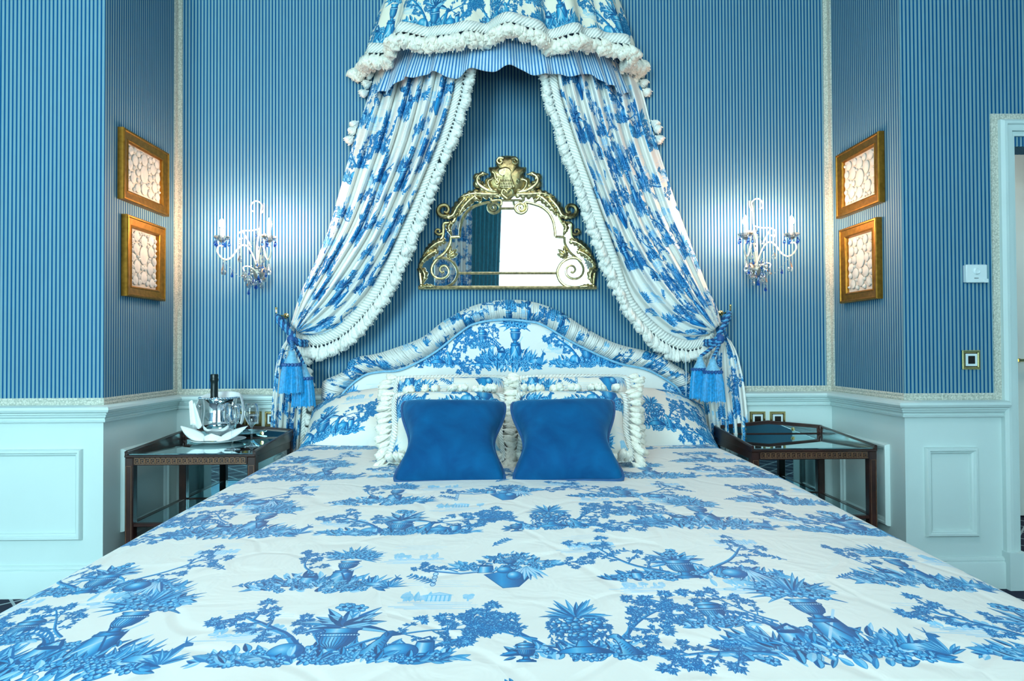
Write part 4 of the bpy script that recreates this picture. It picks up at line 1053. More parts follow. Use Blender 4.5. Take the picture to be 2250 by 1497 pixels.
# tiebacks: brass hook on the wall, cord round the curtain, two silk tassels
def twisted(path, r, turns, name, mat, parent, rel):
    P = resample(path, 90); T = np.gradient(P, axis=0); mb = MB()
    for k in range(2):
        pts = []
        for i in range(90):
            t = Vector(T[i]).normalized(); a = t.cross(Vector((0, 1, .2))).normalized(); b = t.cross(a); w = turns * 6.283 * i / 89 + k * math.pi
            pts.append(Vector(P[i]) + r * .7 * (a * math.cos(w) + b * math.sin(w)))
        b0 = len(mb.f); mb.tube(pts, r * .85, 6); mb.mi[b0:] = [k] * (len(mb.f) - b0)
    return mb.build(name, [CORD_DARK, CORD_LIGHT], parent, rel=rel, sharp=None)
def silk_tassel(parent, rel, px, top, mid, bot, w, Y, label=None):
    a, b, c = onY(px, top, Y), onY(px, mid, Y), onY(px, bot, Y); R = w / 2 * Y / FPX
    h1 = a.z - b.z; h2 = b.z - c.z
    mb = MB(); mb.lathe([(R * .16, 0), (R * .30, -h1 * .08), (R * .26, -h1 * .2), (R * .40, -h1 * .5), (R * .62, -h1 * .85), (R * .66, -h1), (R * .3, -h1)], (a.x, a.y, a.z), 16)
    t = mb.build('tassel', SILK_PALE, parent, rel=rel)
    mb = MB(); r2 = random.Random(int(px)); K = 46
    mb.lathe([(R * .68, 0), (R * .82, -h2 * .3), (R * .96, -h2 * .8), (R * .98, -h2 * .97), (R * .2, -h2)], (b.x, b.y, b.z), 46, lambda r, z, q: (r * (1 + .035 * math.sin(q * 23)), z))
    for k in range(K):
        q = 6.283 * k / K; e = r2.uniform(-.05, .05)
        mb.tube([(b.x + R * .70 * math.cos(q), b.y + R * .70 * math.sin(q), b.z), (b.x + R * .86 * math.cos(q + e), b.y + R * .86 * math.sin(q + e), b.z - h2 * .4), (b.x + R * math.cos(q + e), b.y + R * math.sin(q + e), b.z - h2 * r2.uniform(.97, 1.03))], [R * .05, R * .055, R * .045], 4)
    mb.build('skirt', SILK, t, rel=rel)
    mb = MB(); nk = 16
    for k in range(nk): q = 6.283 * k / nk; mb.ball((b.x + R * .70 * math.cos(q), b.y + R * .70 * math.sin(q), b.z), R * .17, seg=6, rings=4)
    mb.build('collar', ROPE, t, rel=rel)
for sgn, hook, gat, lab, tas in ((1, (626, 690), (648, 728), 'on the champagne bucket side', ((641, 770, 802, 864, 52, .29), (667, 800, 832, 893, 50, .24))),
                                 (-1, (1586, 684), (1574, 727), 'on the empty bedside table side', ((1538, 784, 812, 876, 46, .25), (1566, 788, 818, 882, 52, .30)))):
    h = onY(hook[0], hook[1], YB); g = onY(gat[0], gat[1], YB - .1)
    hk = thing('tieback_hook', 'brass curtain tieback hook on the striped wall ' + lab, 'hook', (h.x, YB, h.z), 'brass tieback hooks'); rr = (h.x, YB, h.z)
    mb = MB(); mb.lathe([(.014, -.002), (.014, .003), (.008, .006), (.005, .008)], (0, 0, 0), 14); mb.v = [(x + h.x + sgn * .008, YB - z - .002, y + h.z - .01) for x, y, z in mb.v]; mb.build('wall_plate', BRASS, hk, rel=rr)
    mb = MB(); mb.tube(resample([(h.x + sgn * .008, YB - .004, h.z - .01), (h.x, YB - .05, h.z - .012), (h.x - sgn * .012, YB - .085, h.z - .01), (h.x - sgn * .014, YB - .09, h.z + .02)], 16), .004, 8); mb.ball((h.x - sgn * .014, YB - .09, h.z + .024), .007); mb.build('arm', BRASS, hk, rel=rr)
    tb = thing('curtain_tieback', 'twisted blue cord tieback with two silk tassels ' + lab, 'tieback', (g.x, g.y, g.z), 'silk curtain tiebacks'); rr = (g.x, g.y, g.z)
    s = -sgn
    for off in (0, .016):
        pts = [(h.x + s * .010, YB - .07, h.z - .012 - off), (h.x + s * -.010, YB - .13, h.z - .03 - off), (g.x - s * .012, YB - .185, g.z - .012 - off), (g.x + sgn * .028, YB - .195, g.z - .040 - off), (g.x + sgn * .052, YB - .16, g.z - .055 - off), (g.x + sgn * .050, YB - .06, g.z - .05 - off), (g.x + sgn * .0, YB - .035, g.z - .02 - off), (h.x + s * .012, YB - .05, h.z - .014 - off)]
        twisted(pts, .0085, 15, 'cord', ROPE, tb, rr)
    k0 = onY(tas[0][0], 745, YB - .2)
    mb = MB(); mb.ball((g.x + sgn * .014, YB - .20, g.z - .045), .022, .018, .026); mb.build('knot', ROPE, tb, rel=rr)
    for (px, t0, t1, t2, w, dd) in tas:
        a = onY(px, t0, YB - dd + .02)
        twisted([(g.x + sgn * .014, YB - .205, g.z - .05), ((g.x + sgn * .014 + a.x) / 2 + .004, (YB - .205 + a.y) / 2, (g.z - .05 + a.z) / 2), tuple(a)], .006, 6, 'cord', ROPE, tb, rr)
        silk_tassel(tb, rr, px, t0, t1, t2, w, YB - dd + .02)
# ------------------------------------------------------------------ gilt wall mirror
MYD = YB - .012
def mpt(zx, zy, d): return onY(880 + zx / 4.157, 320 + zy / 4.157, MYD - d)
mc = mpt(977, 1300, 0); mirror = thing('wall_mirror', 'antique gilt mirror with scrolls, acanthus leaves and an eagle crest above the headboard', 'mirror', (mc.x, YB, mc.z)); rm = (mc.x, YB, mc.z)
CXM = 977
half = [(977, 452), (880, 452), (760, 455), (660, 482), (585, 535), (520, 615), (478, 700), (398, 712), (392, 780), (384, 836), (340, 886), (280, 932), (228, 1000), (192, 1080), (180, 1150), (186, 1225), (196, 1300)]
outl = half + [(2 * CXM - a, b) for a, b in reversed(half[1:])]
def both(path): return [path, [(2 * CXM - a, b) for a, b in path]]
mb = MB(); mb.prism(outl, lambda a, b, d: mpt(a, b, d), .012, -.010); mb.build('backing', GILT_DARK, mirror, False, rel=rm)
mb = MB(); mb.prism(outl, lambda a, b, d: mpt(a, b, d), .016, .0125); mb.build('mirror_glass', MIRROR, mirror, False, rel=rm)
def mtube(path, r, d=.018, n=60, smooth=True, r1=None):
    Q = resample(path, n) if smooth else path
    mb = MB(); mb.tube([mpt(a, b, d) for a, b in Q], 1.35 * r if r1 is None else list(1.3 * np.linspace(r, r1, len(Q))), 7); return mb
for side in both(half): mtube(side, .0065, .016, 120).build('outer_moulding', GILT, mirror, rel=rm)
mtube([(165, 1298), (1789, 1298)], .008, .018, smooth=False).build('bottom_moulding', GILT, mirror, rel=rm)
mtube([(522, 1166), (1432, 1166)], .0055, .018, smooth=False).build('bar', GILT, mirror, rel=rm)
for yy in (500, 574): mtube([(915, yy), (1039, yy)], .005, .02, smooth=False).build('bar', GILT, mirror, rel=rm)
spiral = [(870 + 0, 568), (850, 575), (835, 560), (845, 540), (872, 540), (888, 562), (880, 592), (848, 602), (815, 585), (806, 552), (822, 520)]
arch = [(848, 562), (868, 556), (862, 585), (835, 588), (822, 560), (840, 530), (880, 530), (908, 560), (895, 600), (850, 618), (808, 595), (800, 555), (812, 520), (740, 532), (665, 560), (605, 608), (566, 675), (548, 745), (540, 832)]
for s_ in both(arch): mtube(s_, .0055, .02, 110).build('arch_scroll', GILT, mirror, rel=rm)
for s_ in both([(905, 470), (870, 455), (838, 468), (832, 500), (915, 500), (918, 545)]): mtube(s_, .005, .02, 40).build('volute', GILT, mirror, rel=rm)
for s_ in both([(540, 832), (458, 836)]): mtube(s_, .0055, .02, smooth=False).build('step_bar', GILT, mirror, rel=rm)
for s_ in both([(458, 836), (450, 900), (405, 975), (330, 1040), (288, 1105), (288, 1165), (325, 1208), (385, 1215), (432, 1185), (440, 1135), (410, 1098), (372, 1105), (358, 1135), (376, 1160), (400, 1150)]): mtube(s_, .006, .02, 110, r1=.0045).build('side_scroll', GILT, mirror, rel=rm)
for s_ in both([(300, 1062), (350, 1028), (420, 1032), (482, 1072), (518, 1135), (518, 1190), (490, 1245), (440, 1282), (370, 1298)]): mtube(s_, .0055, .02, 70).build('circle_scroll', GILT, mirror, rel=rm)
def acanthus(spine, w, lobes=5, d=.020, lift=.016):
    S = resample(spine, 40); T = np.gradient(S, axis=0); T /= np.linalg.norm(T, axis=1)[:, None]; Nn = np.stack([-T[:, 1], T[:, 0]], 1)
    P = np.zeros((40, 9, 3))
    for i in range(40):
        t = i / 39; env = math.sin(math.pi * min(1, t * .88 + .12)) ** .7 * (1 - .3 * t)
        lob = .40 + .60 * abs(math.sin(math.pi * (lobes + 1) * t)) ** .8
        for j in range(9):
            q = (j - 4) / 4; ww = w * env * (1.15 * lob if abs(q) > .6 else .85); off = T[i] * (-w * .35 * abs(q) ** 1.5)
            a, b = S[i] + Nn[i] * q * ww + off
            P[i, j] = mpt(a, b, d + lift * (1 - q * q) * env - .006 * abs(math.sin(4.7 * q)) - .005 * abs(math.cos(math.pi * (lobes + 1) * t)) * abs(q) + .008 * t)
    mb = MB(); mb.grid(P); return mb
leafs = [([(890, 425), (800, 408), (715, 350), (702, 295), (745, 262), (800, 262)], 44, 5), ([(900, 445), (780, 442), (660, 438), (545, 470)], 38, 6), ([(720, 440), (640, 490), (575, 560), (530, 640)], 36, 5),
         ([(600, 470), (520, 560), (470, 640), (360, 655)], 34, 6), ([(405, 870), (330, 892), (255, 950), (205, 1015)], 30, 5), ([(335, 960), (255, 1000), (195, 1060), (172, 1115)], 28, 5),
         ([(168, 1120), (200, 1140), (222, 1190), (198, 1262)], 26, 4), ([(440, 1015), (470, 985), (512, 950)], 20, 3), ([(440, 1015), (480, 1005), (520, 990)], 18, 3), ([(440, 1015), (452, 970), (462, 920)], 18, 3),
         ([(470, 700), (440, 745), (465, 820)], 20, 4), ([(860, 300), (800, 330), (830, 400), (900, 430)], 22, 4), ([(700, 410), (680, 460), (720, 500), (740, 490)], 20, 3), ([(200, 1290), (250, 1285), (330, 1292)], 16, 3)]
for sp, w, lo in leafs:
    for s_ in both(sp):
        o = acanthus(s_, w * 1.2, lo).build('acanthus_leaf', GILT, mirror, rel=rm, sharp=None); o.modifiers.new('t', 'SOLIDIFY').thickness = .004
for s_ in both([(440, 650), (372, 640), (345, 600), (362, 556), (410, 545), (440, 575), (428, 612), (398, 605)]): mtube(s_, .011, .018, 50, r1=.006).build('end_scroll', GILT_DARK, mirror, rel=rm)
for s_ in both([(392, 800), (352, 812), (322, 795), (330, 768), (358, 770), (356, 792)]): mtube(s_, .007, .016, 40, r1=.004).build('end_scroll', GILT_DARK, mirror, rel=rm)
for s_ in both([(190, 1283), (215, 1290)]):
    mb = MB(); q = mpt(s_[0][0], s_[0][1], .022); mb.ball(q, .011); mb.build('corner_boss', GILT, mirror, rel=rm)
def domed(poly, d0, d1, c=None, steps=((1, 0), (.94, .55), (.8, .8), (.5, .95), (.2, 1.0))):
    P = np.array(poly, float); c = P.mean(0) if c is None else np.array(c, float); n = len(P); v = []; f = []
    for s_, k in steps: v += [mpt(*(c + (P - c) * s_), d0 + (d1 - d0) * k) for P in [P] for P in P]
    m = len(steps)
    f = [(i * n + k, i * n + (k + 1) % n, (i + 1) * n + (k + 1) % n, (i + 1) * n + k) for i in range(m - 1) for k in range(n)] + [tuple((m - 1) * n + k for k in range(n))]
    mb = MB(); mb.add(v, f); return mb
sh = [(977, 92), (915, 98), (880, 120), (868, 160), (880, 186), (850, 196), (806, 200), (812, 236), (828, 262), (806, 300), (806, 345), (836, 392), (888, 424), (905, 470), (977, 488)]
shield = resample(sh + [(2 * CXM - a, b) for a, b in reversed(sh[:-1])], 90)[:-1]
crest = domed(shield, .0, .034, (977, 300)).build('crest', GILT_DARK, mirror, rel=rm)
eag = [(893, 252), (886, 232), (896, 212), (925, 200), (958, 192), (990, 200), (1012, 226), (1012, 262), (1022, 300), (1040, 340), (1050, 388), (1010, 400), (930, 400), (888, 388), (900, 345), (922, 318), (940, 288), (946, 262), (930, 240), (910, 236), (902, 246)]
domed(eag, .030, .052, (975, 300), ((1, 0), (.95, .6), (.88, .95), (.5, 1.05))).build('eagle_relief', GILT, crest, rel=rm)
mb = MB()
for k in range(9):
    for r_ in range(3):
        a = 905 + k * 15 + r_ * 5; b = 375 - r_ * 26
        if 900 < a < 1045 - r_ * 12: mb.tube([mpt(a, b - 14, .054), mpt(a - 2, b, .058), mpt(a + 1, b + 14, .052)], [.002, .0035, .001], 5)
mb.ball(mpt(945, 222, .052), .0032); mb.build('feathers', GILT, crest, rel=rm)
for s_ in both([(940, 120), (905, 112), (882, 138), (900, 165), (925, 155), (922, 135), (906, 136)]): mtube(s_, .006, .034, 50, r1=.004).build('volute', GILT, crest, rel=rm)
for s_ in both([(890, 300), (868, 330), (880, 350), (895, 335), (885, 318), (868, 300), (858, 260), (838, 240)]): mtube(s_, .0045, .034, 50).build('volute', GILT, crest, rel=rm)
for s_ in both([(977, 430), (940, 400), (925, 440), (955, 470), (977, 485)]): mtube(s_, .005, .034, 30).build('volute', GILT, crest, rel=rm)

# ------------------------------------------------------------------ crystal wall sconces
def drop_mesh(name, mat, L, R):
    mb = MB(); mb.ball((0, 0, -L * .10), R * .34, seg=6, rings=4)
    mb.lathe([(R * .05, -L * .2), (R * .35, -L * .42), (R * .86, -L * .68), (R, -L * .80), (R * .7, -L * .95), (0, -L)], seg=8); return mb.mesh(name, mat, False)
DROP_C = drop_mesh('drop_clear', CRYSTAL, .062, .0125); DROP_B = drop_mesh('drop_blue', CRYSTAL_BLUE, .042, .0085)
def beads(pts, r, n):
    P = resample(pts, n); mb = MB()
    for p in P: mb.ball(p, r, seg=6, rings=4)
    return mb
def sconce(px, py, m, label, seed):
    h = onY(px, py, YB); r2 = random.Random(seed); root = thing('wall_sconce', label, 'wall lamp', (h.x, YB, h.z), 'crystal candle sconces')
    Pt = lambda dx, out, dz: Vector((m * dx, -out, dz))
    mb = MB(); mb.lathe([(.036, 0), (.038, .006), (.030, .014), (.014, .022), (.010, .03), (0, .032)], seg=20); mb.v = [(x, -z, y * 1.1 - .02) for x, y, z in mb.v]; mb.build('wall_plate', STEEL, root)
    mb = MB(); mb.tube(resample([Pt(0, .03, -.05), Pt(0, .045, .0), Pt(-.004, .04, .12), Pt(.010, .035, .22), Pt(.012, .032, .30)], 30), list(np.linspace(.006, .0035, 30)), 7)
    for k in range(7): mb.ball(Pt(0, .045 - .001 * k, -.02 + k * .022), .011 - .0008 * k, seg=8, rings=5)
    stem = mb.build('stem', BEAD, root)
    for c in ([(.012, .032, .30), (.02, .04, .335), (-.004, .05, .352), (-.030, .05, .335), (-.032, .05, .305), (-.016, .05, .296)], [(.012, .032, .29), (.026, .03, .31), (.028, .03, .345)],
              [(.010, .036, .21), (-.022, .06, .195), (-.06, .08, .19), (-.082, .09, .172), (-.078, .09, .145), (-.06, .09, .15)], [(-.06, .085, .185), (-.045, .07, .15), (-.03, .05, .11)],
              [(.008, .036, .19), (.03, .06, .17), (.05, .08, .175), (.058, .09, .155), (.046, .09, .14)], [(.0, .05, -.02), (-.03, .075, .005), (-.055, .09, .0), (-.05, .09, -.02)]):
        mb = MB(); mb.tube(resample([Pt(*p) for p in c], 24), .0036, 6); mb.build('scroll', BEAD, root)
    cx, cy = .118, .20; tips = []
    for sx in (-1, 1):
        hor = lambda f: (sx * cx * f, .045 + (cy - .045) * f)
        prof = [(0, .0), (.10, .05), (.24, .098), (.40, .112), (.56, .088), (.72, .045), (.88, .026), (1.02, .034), (1.12, .062), (1.08, .090), (.98, .092), (.99, .108)]
        mb = MB(); mb.tube(resample([Pt(*hor(f), z) for f, z in prof], 50), .0042, 7); mb.build('arm', BEAD, root)
        tip = Pt(sx * cx, cy, .108); tips.append(tip)
        mb = MB(); mb.lathe([(.003, 0), (.010, .004), (.017, .012), (.018, .014), (.004, .014)], tuple(tip), 14); mb.build('drip_pan', STEEL, root)
        mb = MB(); mb.lathe([(.014, .010), (.024, .012), (.034, .020), (.038, .030), (.036, .030), (.030, .021), (.014, .014)], tuple(tip), 24, lambda r, z, a: (r * (1 + .06 * math.cos(8 * a) * (r > .03)), z)); mb.build('glass_dish', CRYSTAL, root)
        mb = MB(); mb.lathe([(.0098, .012), (.0098, .070), (.004, .072)], tuple(tip), 14); cn = mb.build('candle', CANDLE, root)
        mb = MB(); mb.lathe([(.004, .072), (.0105, .082), (.0125, .094), (.008, .112), (.001, .124)], tuple(tip), 10); mb.build('bulb', GLOW, cn)
        for k in range(5):
            a = 6.283 * k / 5 + sx; inst('crystal_drop', DROP_B, root, tip + Vector((.034 * math.cos(a), .034 * math.sin(a), .022)), None, None, 'blue glass drop' if k == 0 and sx < 0 else None)
        dip = Pt(*hor(.95), .022); inst('crystal_drop', DROP_C, root, dip, None, (1.1, 1.1, 1.25)); inst('crystal_drop', DROP_C, root, Pt(*hor(.5), .082), None, (.9, .9, 1.05))
        inst('crystal_drop', DROP_B, root, Pt(*hor(.72), -.02), None, (.9, .9, 1))
        end = Pt(sx * .012, .06, -.055); mid = (dip + end) / 2 + Vector((0, 0, -.035))
        beads([dip, mid, end], .0032, 22).build('bead_strand', CRYSTAL, root)
        a = Pt(.010, .036, .21); b = Pt(*hor(.40), .112); beads([a, (a + b) / 2 + Vector((0, 0, -.04)), b], .0028, 16).build('bead_strand', CRYSTAL, root)
    beads([Pt(-.078, .09, .15), Pt(-.074, .09, .11), Pt(-.07, .09, .07)], .0042, 9).build('bead_strand', CRYSTAL, root)
    for k in range(28):
        a = r2.uniform(0, 6.28); rr = r2.uniform(.01, .058)
        inst('crystal_drop', DROP_C if k % 3 else DROP_B, root, Pt(rr * math.cos(a) * 1.1, .05 + .03 * r2.random(), -.01 + .045 * math.sin(a)), None, (.74, .74, .70))
    for dx, dz, me, s in ((-.035, -.035, DROP_C, 1.2), (.03, -.05, DROP_C, 1.0), (0, -.06, DROP_B, 1.25), (-.038, -.10, DROP_B, 1.0), (.012, -.025, DROP_B, 1.0), (.045, -.02, DROP_C, .9), (0, .19, DROP_B, .7), (-.03, .1, DROP_B, .7), (.02, .1, DROP_B, .8)):
        inst('crystal_drop', me, root, Pt(dx, .065, dz), None, (s, s, s))
    return root
sconce(573, 592, 1, 'lit two candle crystal sconce on the striped wall above the champagne table', 1)
sconce(1655, 585, -1, 'lit two candle crystal sconce on the striped wall above the empty bedside table', 2)

# ------------------------------------------------------------------ framed cameo pictures
DOME = MB().lathe([(1, 0), (.97, .35), (.84, .62), (.78, .60), (.6, .78), (.3, .94), (0, 1)], seg=14).mesh('dome', PLASTER)
def picture(side, q, label, seed):
    X = XL + .030 if side < 0 else XR - .030
    Ps = [onX(a, b, X) for a, b in q]                     # near top, near bottom, far top, far bottom
    yn = (Ps[0].y + Ps[1].y) / 2; yf = (Ps[2].y + Ps[3].y) / 2; zt = (Ps[0].z + Ps[2].z) / 2; zb = (Ps[1].z + Ps[3].z) / 2
    w, h = yf - yn, zt - zb; wx = XL if side < 0 else XR
    root = thing('framed_cameos', label, 'picture', (wx, (yn + yf) / 2, (zt + zb) / 2), 'gilt framed cameo pictures')
    fn = lambda a, b, d: (-side * d, a, b)
    mb = MB(); mb.framing(w, h, [(0, 0), (0, .026), (.004, .030), (.010, .030), (.013, .026), (.040, .020), (.044, .023), (.049, .021), (.052, .012), (.052, .004)], fn); mb.build('frame', GOLD, root, True, sharp=25)
    mb = MB(); mb.prism([(-w / 2 + .045, -h / 2 + .045), (w / 2 - .045, -h / 2 + .045), (w / 2 - .045, h / 2 - .045), (-w / 2 + .045, h / 2 - .045)], fn, .0015, .006); back = mb.build('backing', CARD, root, False)
    iw, ih = w / 2 - .056, h / 2 - .056; r2 = random.Random(seed); placed = []
    big = [(0, .0, .034, .044)] if w > h else [(0, .02, .034, .046)]
    cand = big + [(0, ih * .66 * s, .026, .030) for s in (1, -1)]
    for a, b, rx, ry in cand: placed.append((a, b, rx, ry))
    for size in (.026, .022, .018, .014, .011, .008):
        for _ in range(420):
            rx = size * r2.uniform(.8, 1); ry = rx * r2.uniform(1.0, 1.35)
            if iw < rx or ih < ry: continue
            a, b = r2.uniform(0, iw - rx), r2.uniform(-ih + ry, ih - ry)
            if a < rx * 1.02: a = 0 if a < rx * .5 else rx * 1.02
            if all(((a - p[0]) / (rx + p[2])) ** 2 + ((b - p[1]) / (ry + p[3])) ** 2 > 1.0 for p in placed):
                placed.append((a, b, rx, ry))
                if a: placed.append((-a, b, rx, ry))
    from mathutils import Quaternion
    rot = Quaternion((0, 1, 0), math.radians(-90 * side))
    for a, b, rx, ry in placed:
        o = inst('cameo', DOME, back, Vector(fn(a, b, .006)), Vector((0, 0, 1)).rotation_difference(Vector((-side, 0, 0))))
        o.scale = (ry, rx, .013)
for side, q, lab, sd in ((-1, [(273.7, 280), (272, 438), (373.9, 337), (372.5, 475)], 'gilt framed landscape cameo picture, upper one in the alcove on the champagne side', 1),
                         (-1, [(282, 471), (279.5, 651.5), (365.5, 500), (365, 661)], 'gilt framed portrait cameo picture, lower one in the alcove on the champagne side', 2),
                         (1, [(1929, 286.7), (1930.8, 445.4), (1834, 343.5), (1836.6, 480)], 'gilt framed landscape cameo picture, upper one in the alcove near the door', 3),
                         (1, [(1922.4, 477), (1927.4, 656.8), (1842, 506.5), (1844, 666.8)], 'gilt framed portrait cameo picture, lower one in the alcove near the door', 4)):
    picture(side, q, lab, sd)
# ------------------------------------------------------------------ glass bedside tables
TW_, TD_, TH_ = .565, .50, .60
def bedside_table(cx, yfront, label, outer_side):
    root = thing('bedside_table', label, 'table', (cx, yfront + TD_ / 2, 0), 'mahogany glass bedside tables')
    w, d = TW_ / 2, TD_ / 2; L = .036
    for sx in (-1, 1):
        for sy in (-1, 1):
            mb = MB(); x0 = sx * w if sx < 0 else w - L; y0 = -d if sy < 0 else d - L
            mb.bbox(x0, x0 + L, y0, y0 + L, 0, TH_ - .012, .003); lg = mb.build('leg', WOOD, root)
            if sy < 0:
                mb = MB(); q = .002
                fr = [(x0 + .007, .07), (x0 + L - .007, .07), (x0 + L - .007, TH_ - .05), (x0 + .007, TH_ - .05)]
                for i in range(4):
                    a, b = fr[i], fr[(i + 1) % 4]; mb.box(min(a[0], b[0]) - .0006, max(a[0], b[0]) + .0006, -d - q, -d + .001, min(a[1], b[1]) - .0006, max(a[1], b[1]) + .0006)
                mb.build('inlay', INLAY, lg, False)
    z0 = TH_ - .047
    mb = MB(); mb.bbox(-w + L, w - L, -d + .002, -d + .022, z0, TH_ - .010, .002); fz = mb.build('frieze', WOOD, root)
    mb = MB(); u = (2 * w - 2 * L - .012) / 21; s = .0022                    # Greek key in pale inlay
    for k in range(21):
        a = -w + L + .006 + k * u; lo, hi = z0 + .006, TH_ - .016; H = hi - lo
        seg = [(0, 0, .0, 1), (0, 1, .82, 1), (.82, 1, .82, .22), (.28, .22, .82, .22), (.28, .22, .28, .68), (.28, .68, .56, .68), (.0, 0, 1, 0)]
        for (xa, za, xb_, zb_) in seg: mb.box(a + u * min(xa, xb_) - s / 2, a + u * max(xa, xb_) + s / 2, -d, -d + .003, lo + H * min(za, zb_) - s / 2, lo + H * max(za, zb_) + s / 2)
    mb.build('greek_key', INLAY, fz, False)
    for sx in (-1, 1): x0 = -w + .002 if sx < 0 else w - .022; MB().bbox(x0, x0 + .020, -d + L, d - L, z0, TH_ - .010, .002).build('side_rail', WOOD, root)
    MB().bbox(-w + L, w - L, d - .022, d - .002, z0, TH_ - .010, .002).build('back_rail', WOOD, root)
    MB().bbox(-w, w, -d - .004, d, TH_ - .012, TH_ - .002, .002).build('top_board', WOOD, root)
    MB().bbox(-w + .014, w - .014, -d + .006, d - .020, TH_ - .002, TH_ + .003, .001).build('glass_top', TEAL_MIRROR, root)
    # gallery: pedimented back with mirrored glass, sloping sides
    hc, ha = .040, .066
    pent = [(-w, TH_ - .004), (w, TH_ - .004), (w, TH_ + hc), (0, TH_ + ha), (-w, TH_ + hc)]
    mb = MB(); mb.prism(pent, lambda a, b, e: (a, e, b), d - .010, d + .002); gal = mb.build('back_gallery', WOOD, root, False)
    inn = [(-w + .03, TH_ + .008), (w - .03, TH_ + .008), (w - .03, TH_ + hc - .008), (0, TH_ + ha - .012), (-w + .03, TH_ + hc - .008)]
    mb = MB(); mb.prism(inn, lambda a, b, e: (a, e, b), d - .0125, d - .0095); mb.build('glass', TEAL_MIRROR, gal, False)
    mb = MB(); mb.tube([(-w, d - .004, TH_ + hc), (0, d - .004, TH_ + ha), (w, d - .004, TH_ + hc)], .007, 8); mb.build('cap_rail', WOOD, gal)
    for sx in (-1, 1):
        mb = MB(); mb.lathe([(.010, 0), (.010, .001), (.0, .002)], seg=12); mb.v = [(x + sx * w * .45, d - .0125 - z, y + TH_ + .027) for x, y, z in mb.v]; mb.build('brass_stud', BRASS, gal)
        x0 = -w if sx < 0 else w - .012
        mb = MB(); mb.prism([(-d, TH_ - .004), (d - .012, TH_ - .004), (d - .012, TH_ + hc - .004), (-d, TH_ + .010)], lambda a, b, e: (e, a, b), x0, x0 + .012); sg = mb.build('side_gallery', WOOD, root, False)
        mb = MB(); mb.tube([(x0 + .006, -d, TH_ + .010), (x0 + .006, d, TH_ + hc)], .007, 8); mb.build('cap_rail', WOOD, sg)
        mb = MB(); mb.lathe([(.010, 0), (.013, .012), (.008, .02), (.012, .03), (.010, .042), (0, .046)], (sx * (w - .008), d - .008, TH_), 12); mb.build('finial', WOOD, root)
    # shelf, mirrored back, drawer case
    zs = .30
    for (x0, x1, y0, y1) in ((-w + L, w - L, -d + .004, -d + .030), (-w + L, w - L, d - .030, d - .004), (-w + .004, -w + .030, -d + L, d - L), (w - .030, w - .004, -d + L, d - L)): MB().bbox(x0, x1, y0, y1, zs - .014, zs, .002).build('shelf_rail', WOOD, root)
    MB().bbox(-w + .028, w - .028, -d + .028, d - .028, zs - .008, zs - .002, .001).build('glass_shelf', SHELF_GLASS, root)
    MB().bbox(-w + L, w - L, d - .018, d - .012, zs + .002, z0, .001).build('mirrored_back', TEAL_MIRROR, root)
    x0 = w - .016 if outer_side < 0 else -w + .010
    MB().bbox(x0, x0 + .006, -d + L, d - L, zs + .002, z0, .001).build('side_pane', SHELF_GLASS, root)
    MB().bbox(-w + .004, w - .004, -d + .012, d - .004, .07, zs - .060, .003).build('drawer_case', WOOD, root)
    dr = MB().bbox(-w + L + .003, w - L - .003, -d + .002, -d + .012, .085, zs - .070, .002).build('drawer', WOOD, root)
    mb = MB(); a, b, c, e = -w + L + .014, w - L - .014, .097, zs - .082
    for (xa, xb_, za, zb_) in ((a, b, c, c + .003), (a, b, e - .003, e), (a, a + .003, c, e), (b - .003, b, c, e)): mb.box(xa, xb_, -d, -d + .003, za, zb_)
    mb.build('brass_line', BRASS, dr, False); mb = MB(); mb.ball((0, -d - .010, .16), .010); mb.tube([(0, -d + .004, .16), (0, -d - .010, .16)], .004, 8); mb.build('knob', BRASS, dr)
    return root
yfr = 2.80
xl0 = (onY(275, 990, yfr).x + onY(560, 990, yfr).x) / 2
xr0 = (onY(1656, 1000, yfr + .03).x + onY(1923, 1000, yfr + .03).x) / 2
bedside_table(max(xl0, XL + TW_ / 2 + .004), yfr, 'dark mahogany and glass bedside table holding the champagne bucket', -1)
bedside_table(xr0, yfr + .03, 'dark mahogany and glass bedside table with nothing on its mirrored top', 1)
ZT = TH_ + .003
# ------------------------------------------------------------------ champagne on the table
p = onZ(480, 972, ZT); bx, by = p.x, p.y
plate = thing('china_plate', 'white china plate under the champagne bucket, dressed with a folded napkin', 'plate', (bx, by, ZT))
mb = MB(); mb.lathe([(.062, 0), (.070, .001), (.088, .008), (.124, .014), (.126, .016), (.122, .017), (.086, .0115), (.070, .005), (0, .004)], seg=48); mb.build('dish', CHINA, plate)
mb = MB(); mb.lathe([(.059, .0045), (.060, .0055), (.063, .0055), (.064, .0048)], seg=40); mb.build('well_ring', CHINA, plate)
zp = ZT + .005
bk = thing('champagne_bucket', 'polished silver champagne bucket with knob handles, standing on the plate', 'ice bucket', (bx + .004, by, zp + .009)); 
prof = [(.040, 0), (.044, .004), (.040, .010), (.026, .016), (.030, .022), (.058, .034), (.077, .055), (.084, .080), (.083, .100), (.079, .125), (.077, .150), (.079, .175), (.084, .195), (.090, .203), (.092, .206), (.090, .209), (.086, .206), (.080, .195), (.070, .170), (.066, .145), (.070, .11), (.070, .06), (.05, .038), (0, .036)]
mb = MB(); mb.lathe(prof, seg=64); mb.build('bucket', SILVER, bk, sharp=None)
mb = MB()
for k in range(48): a = 6.283 * k / 48; mb.ball((.091 * math.cos(a), .091 * math.sin(a), .204), .0048, seg=6, rings=4)
mb.build('beaded_rim', SILVER, bk)
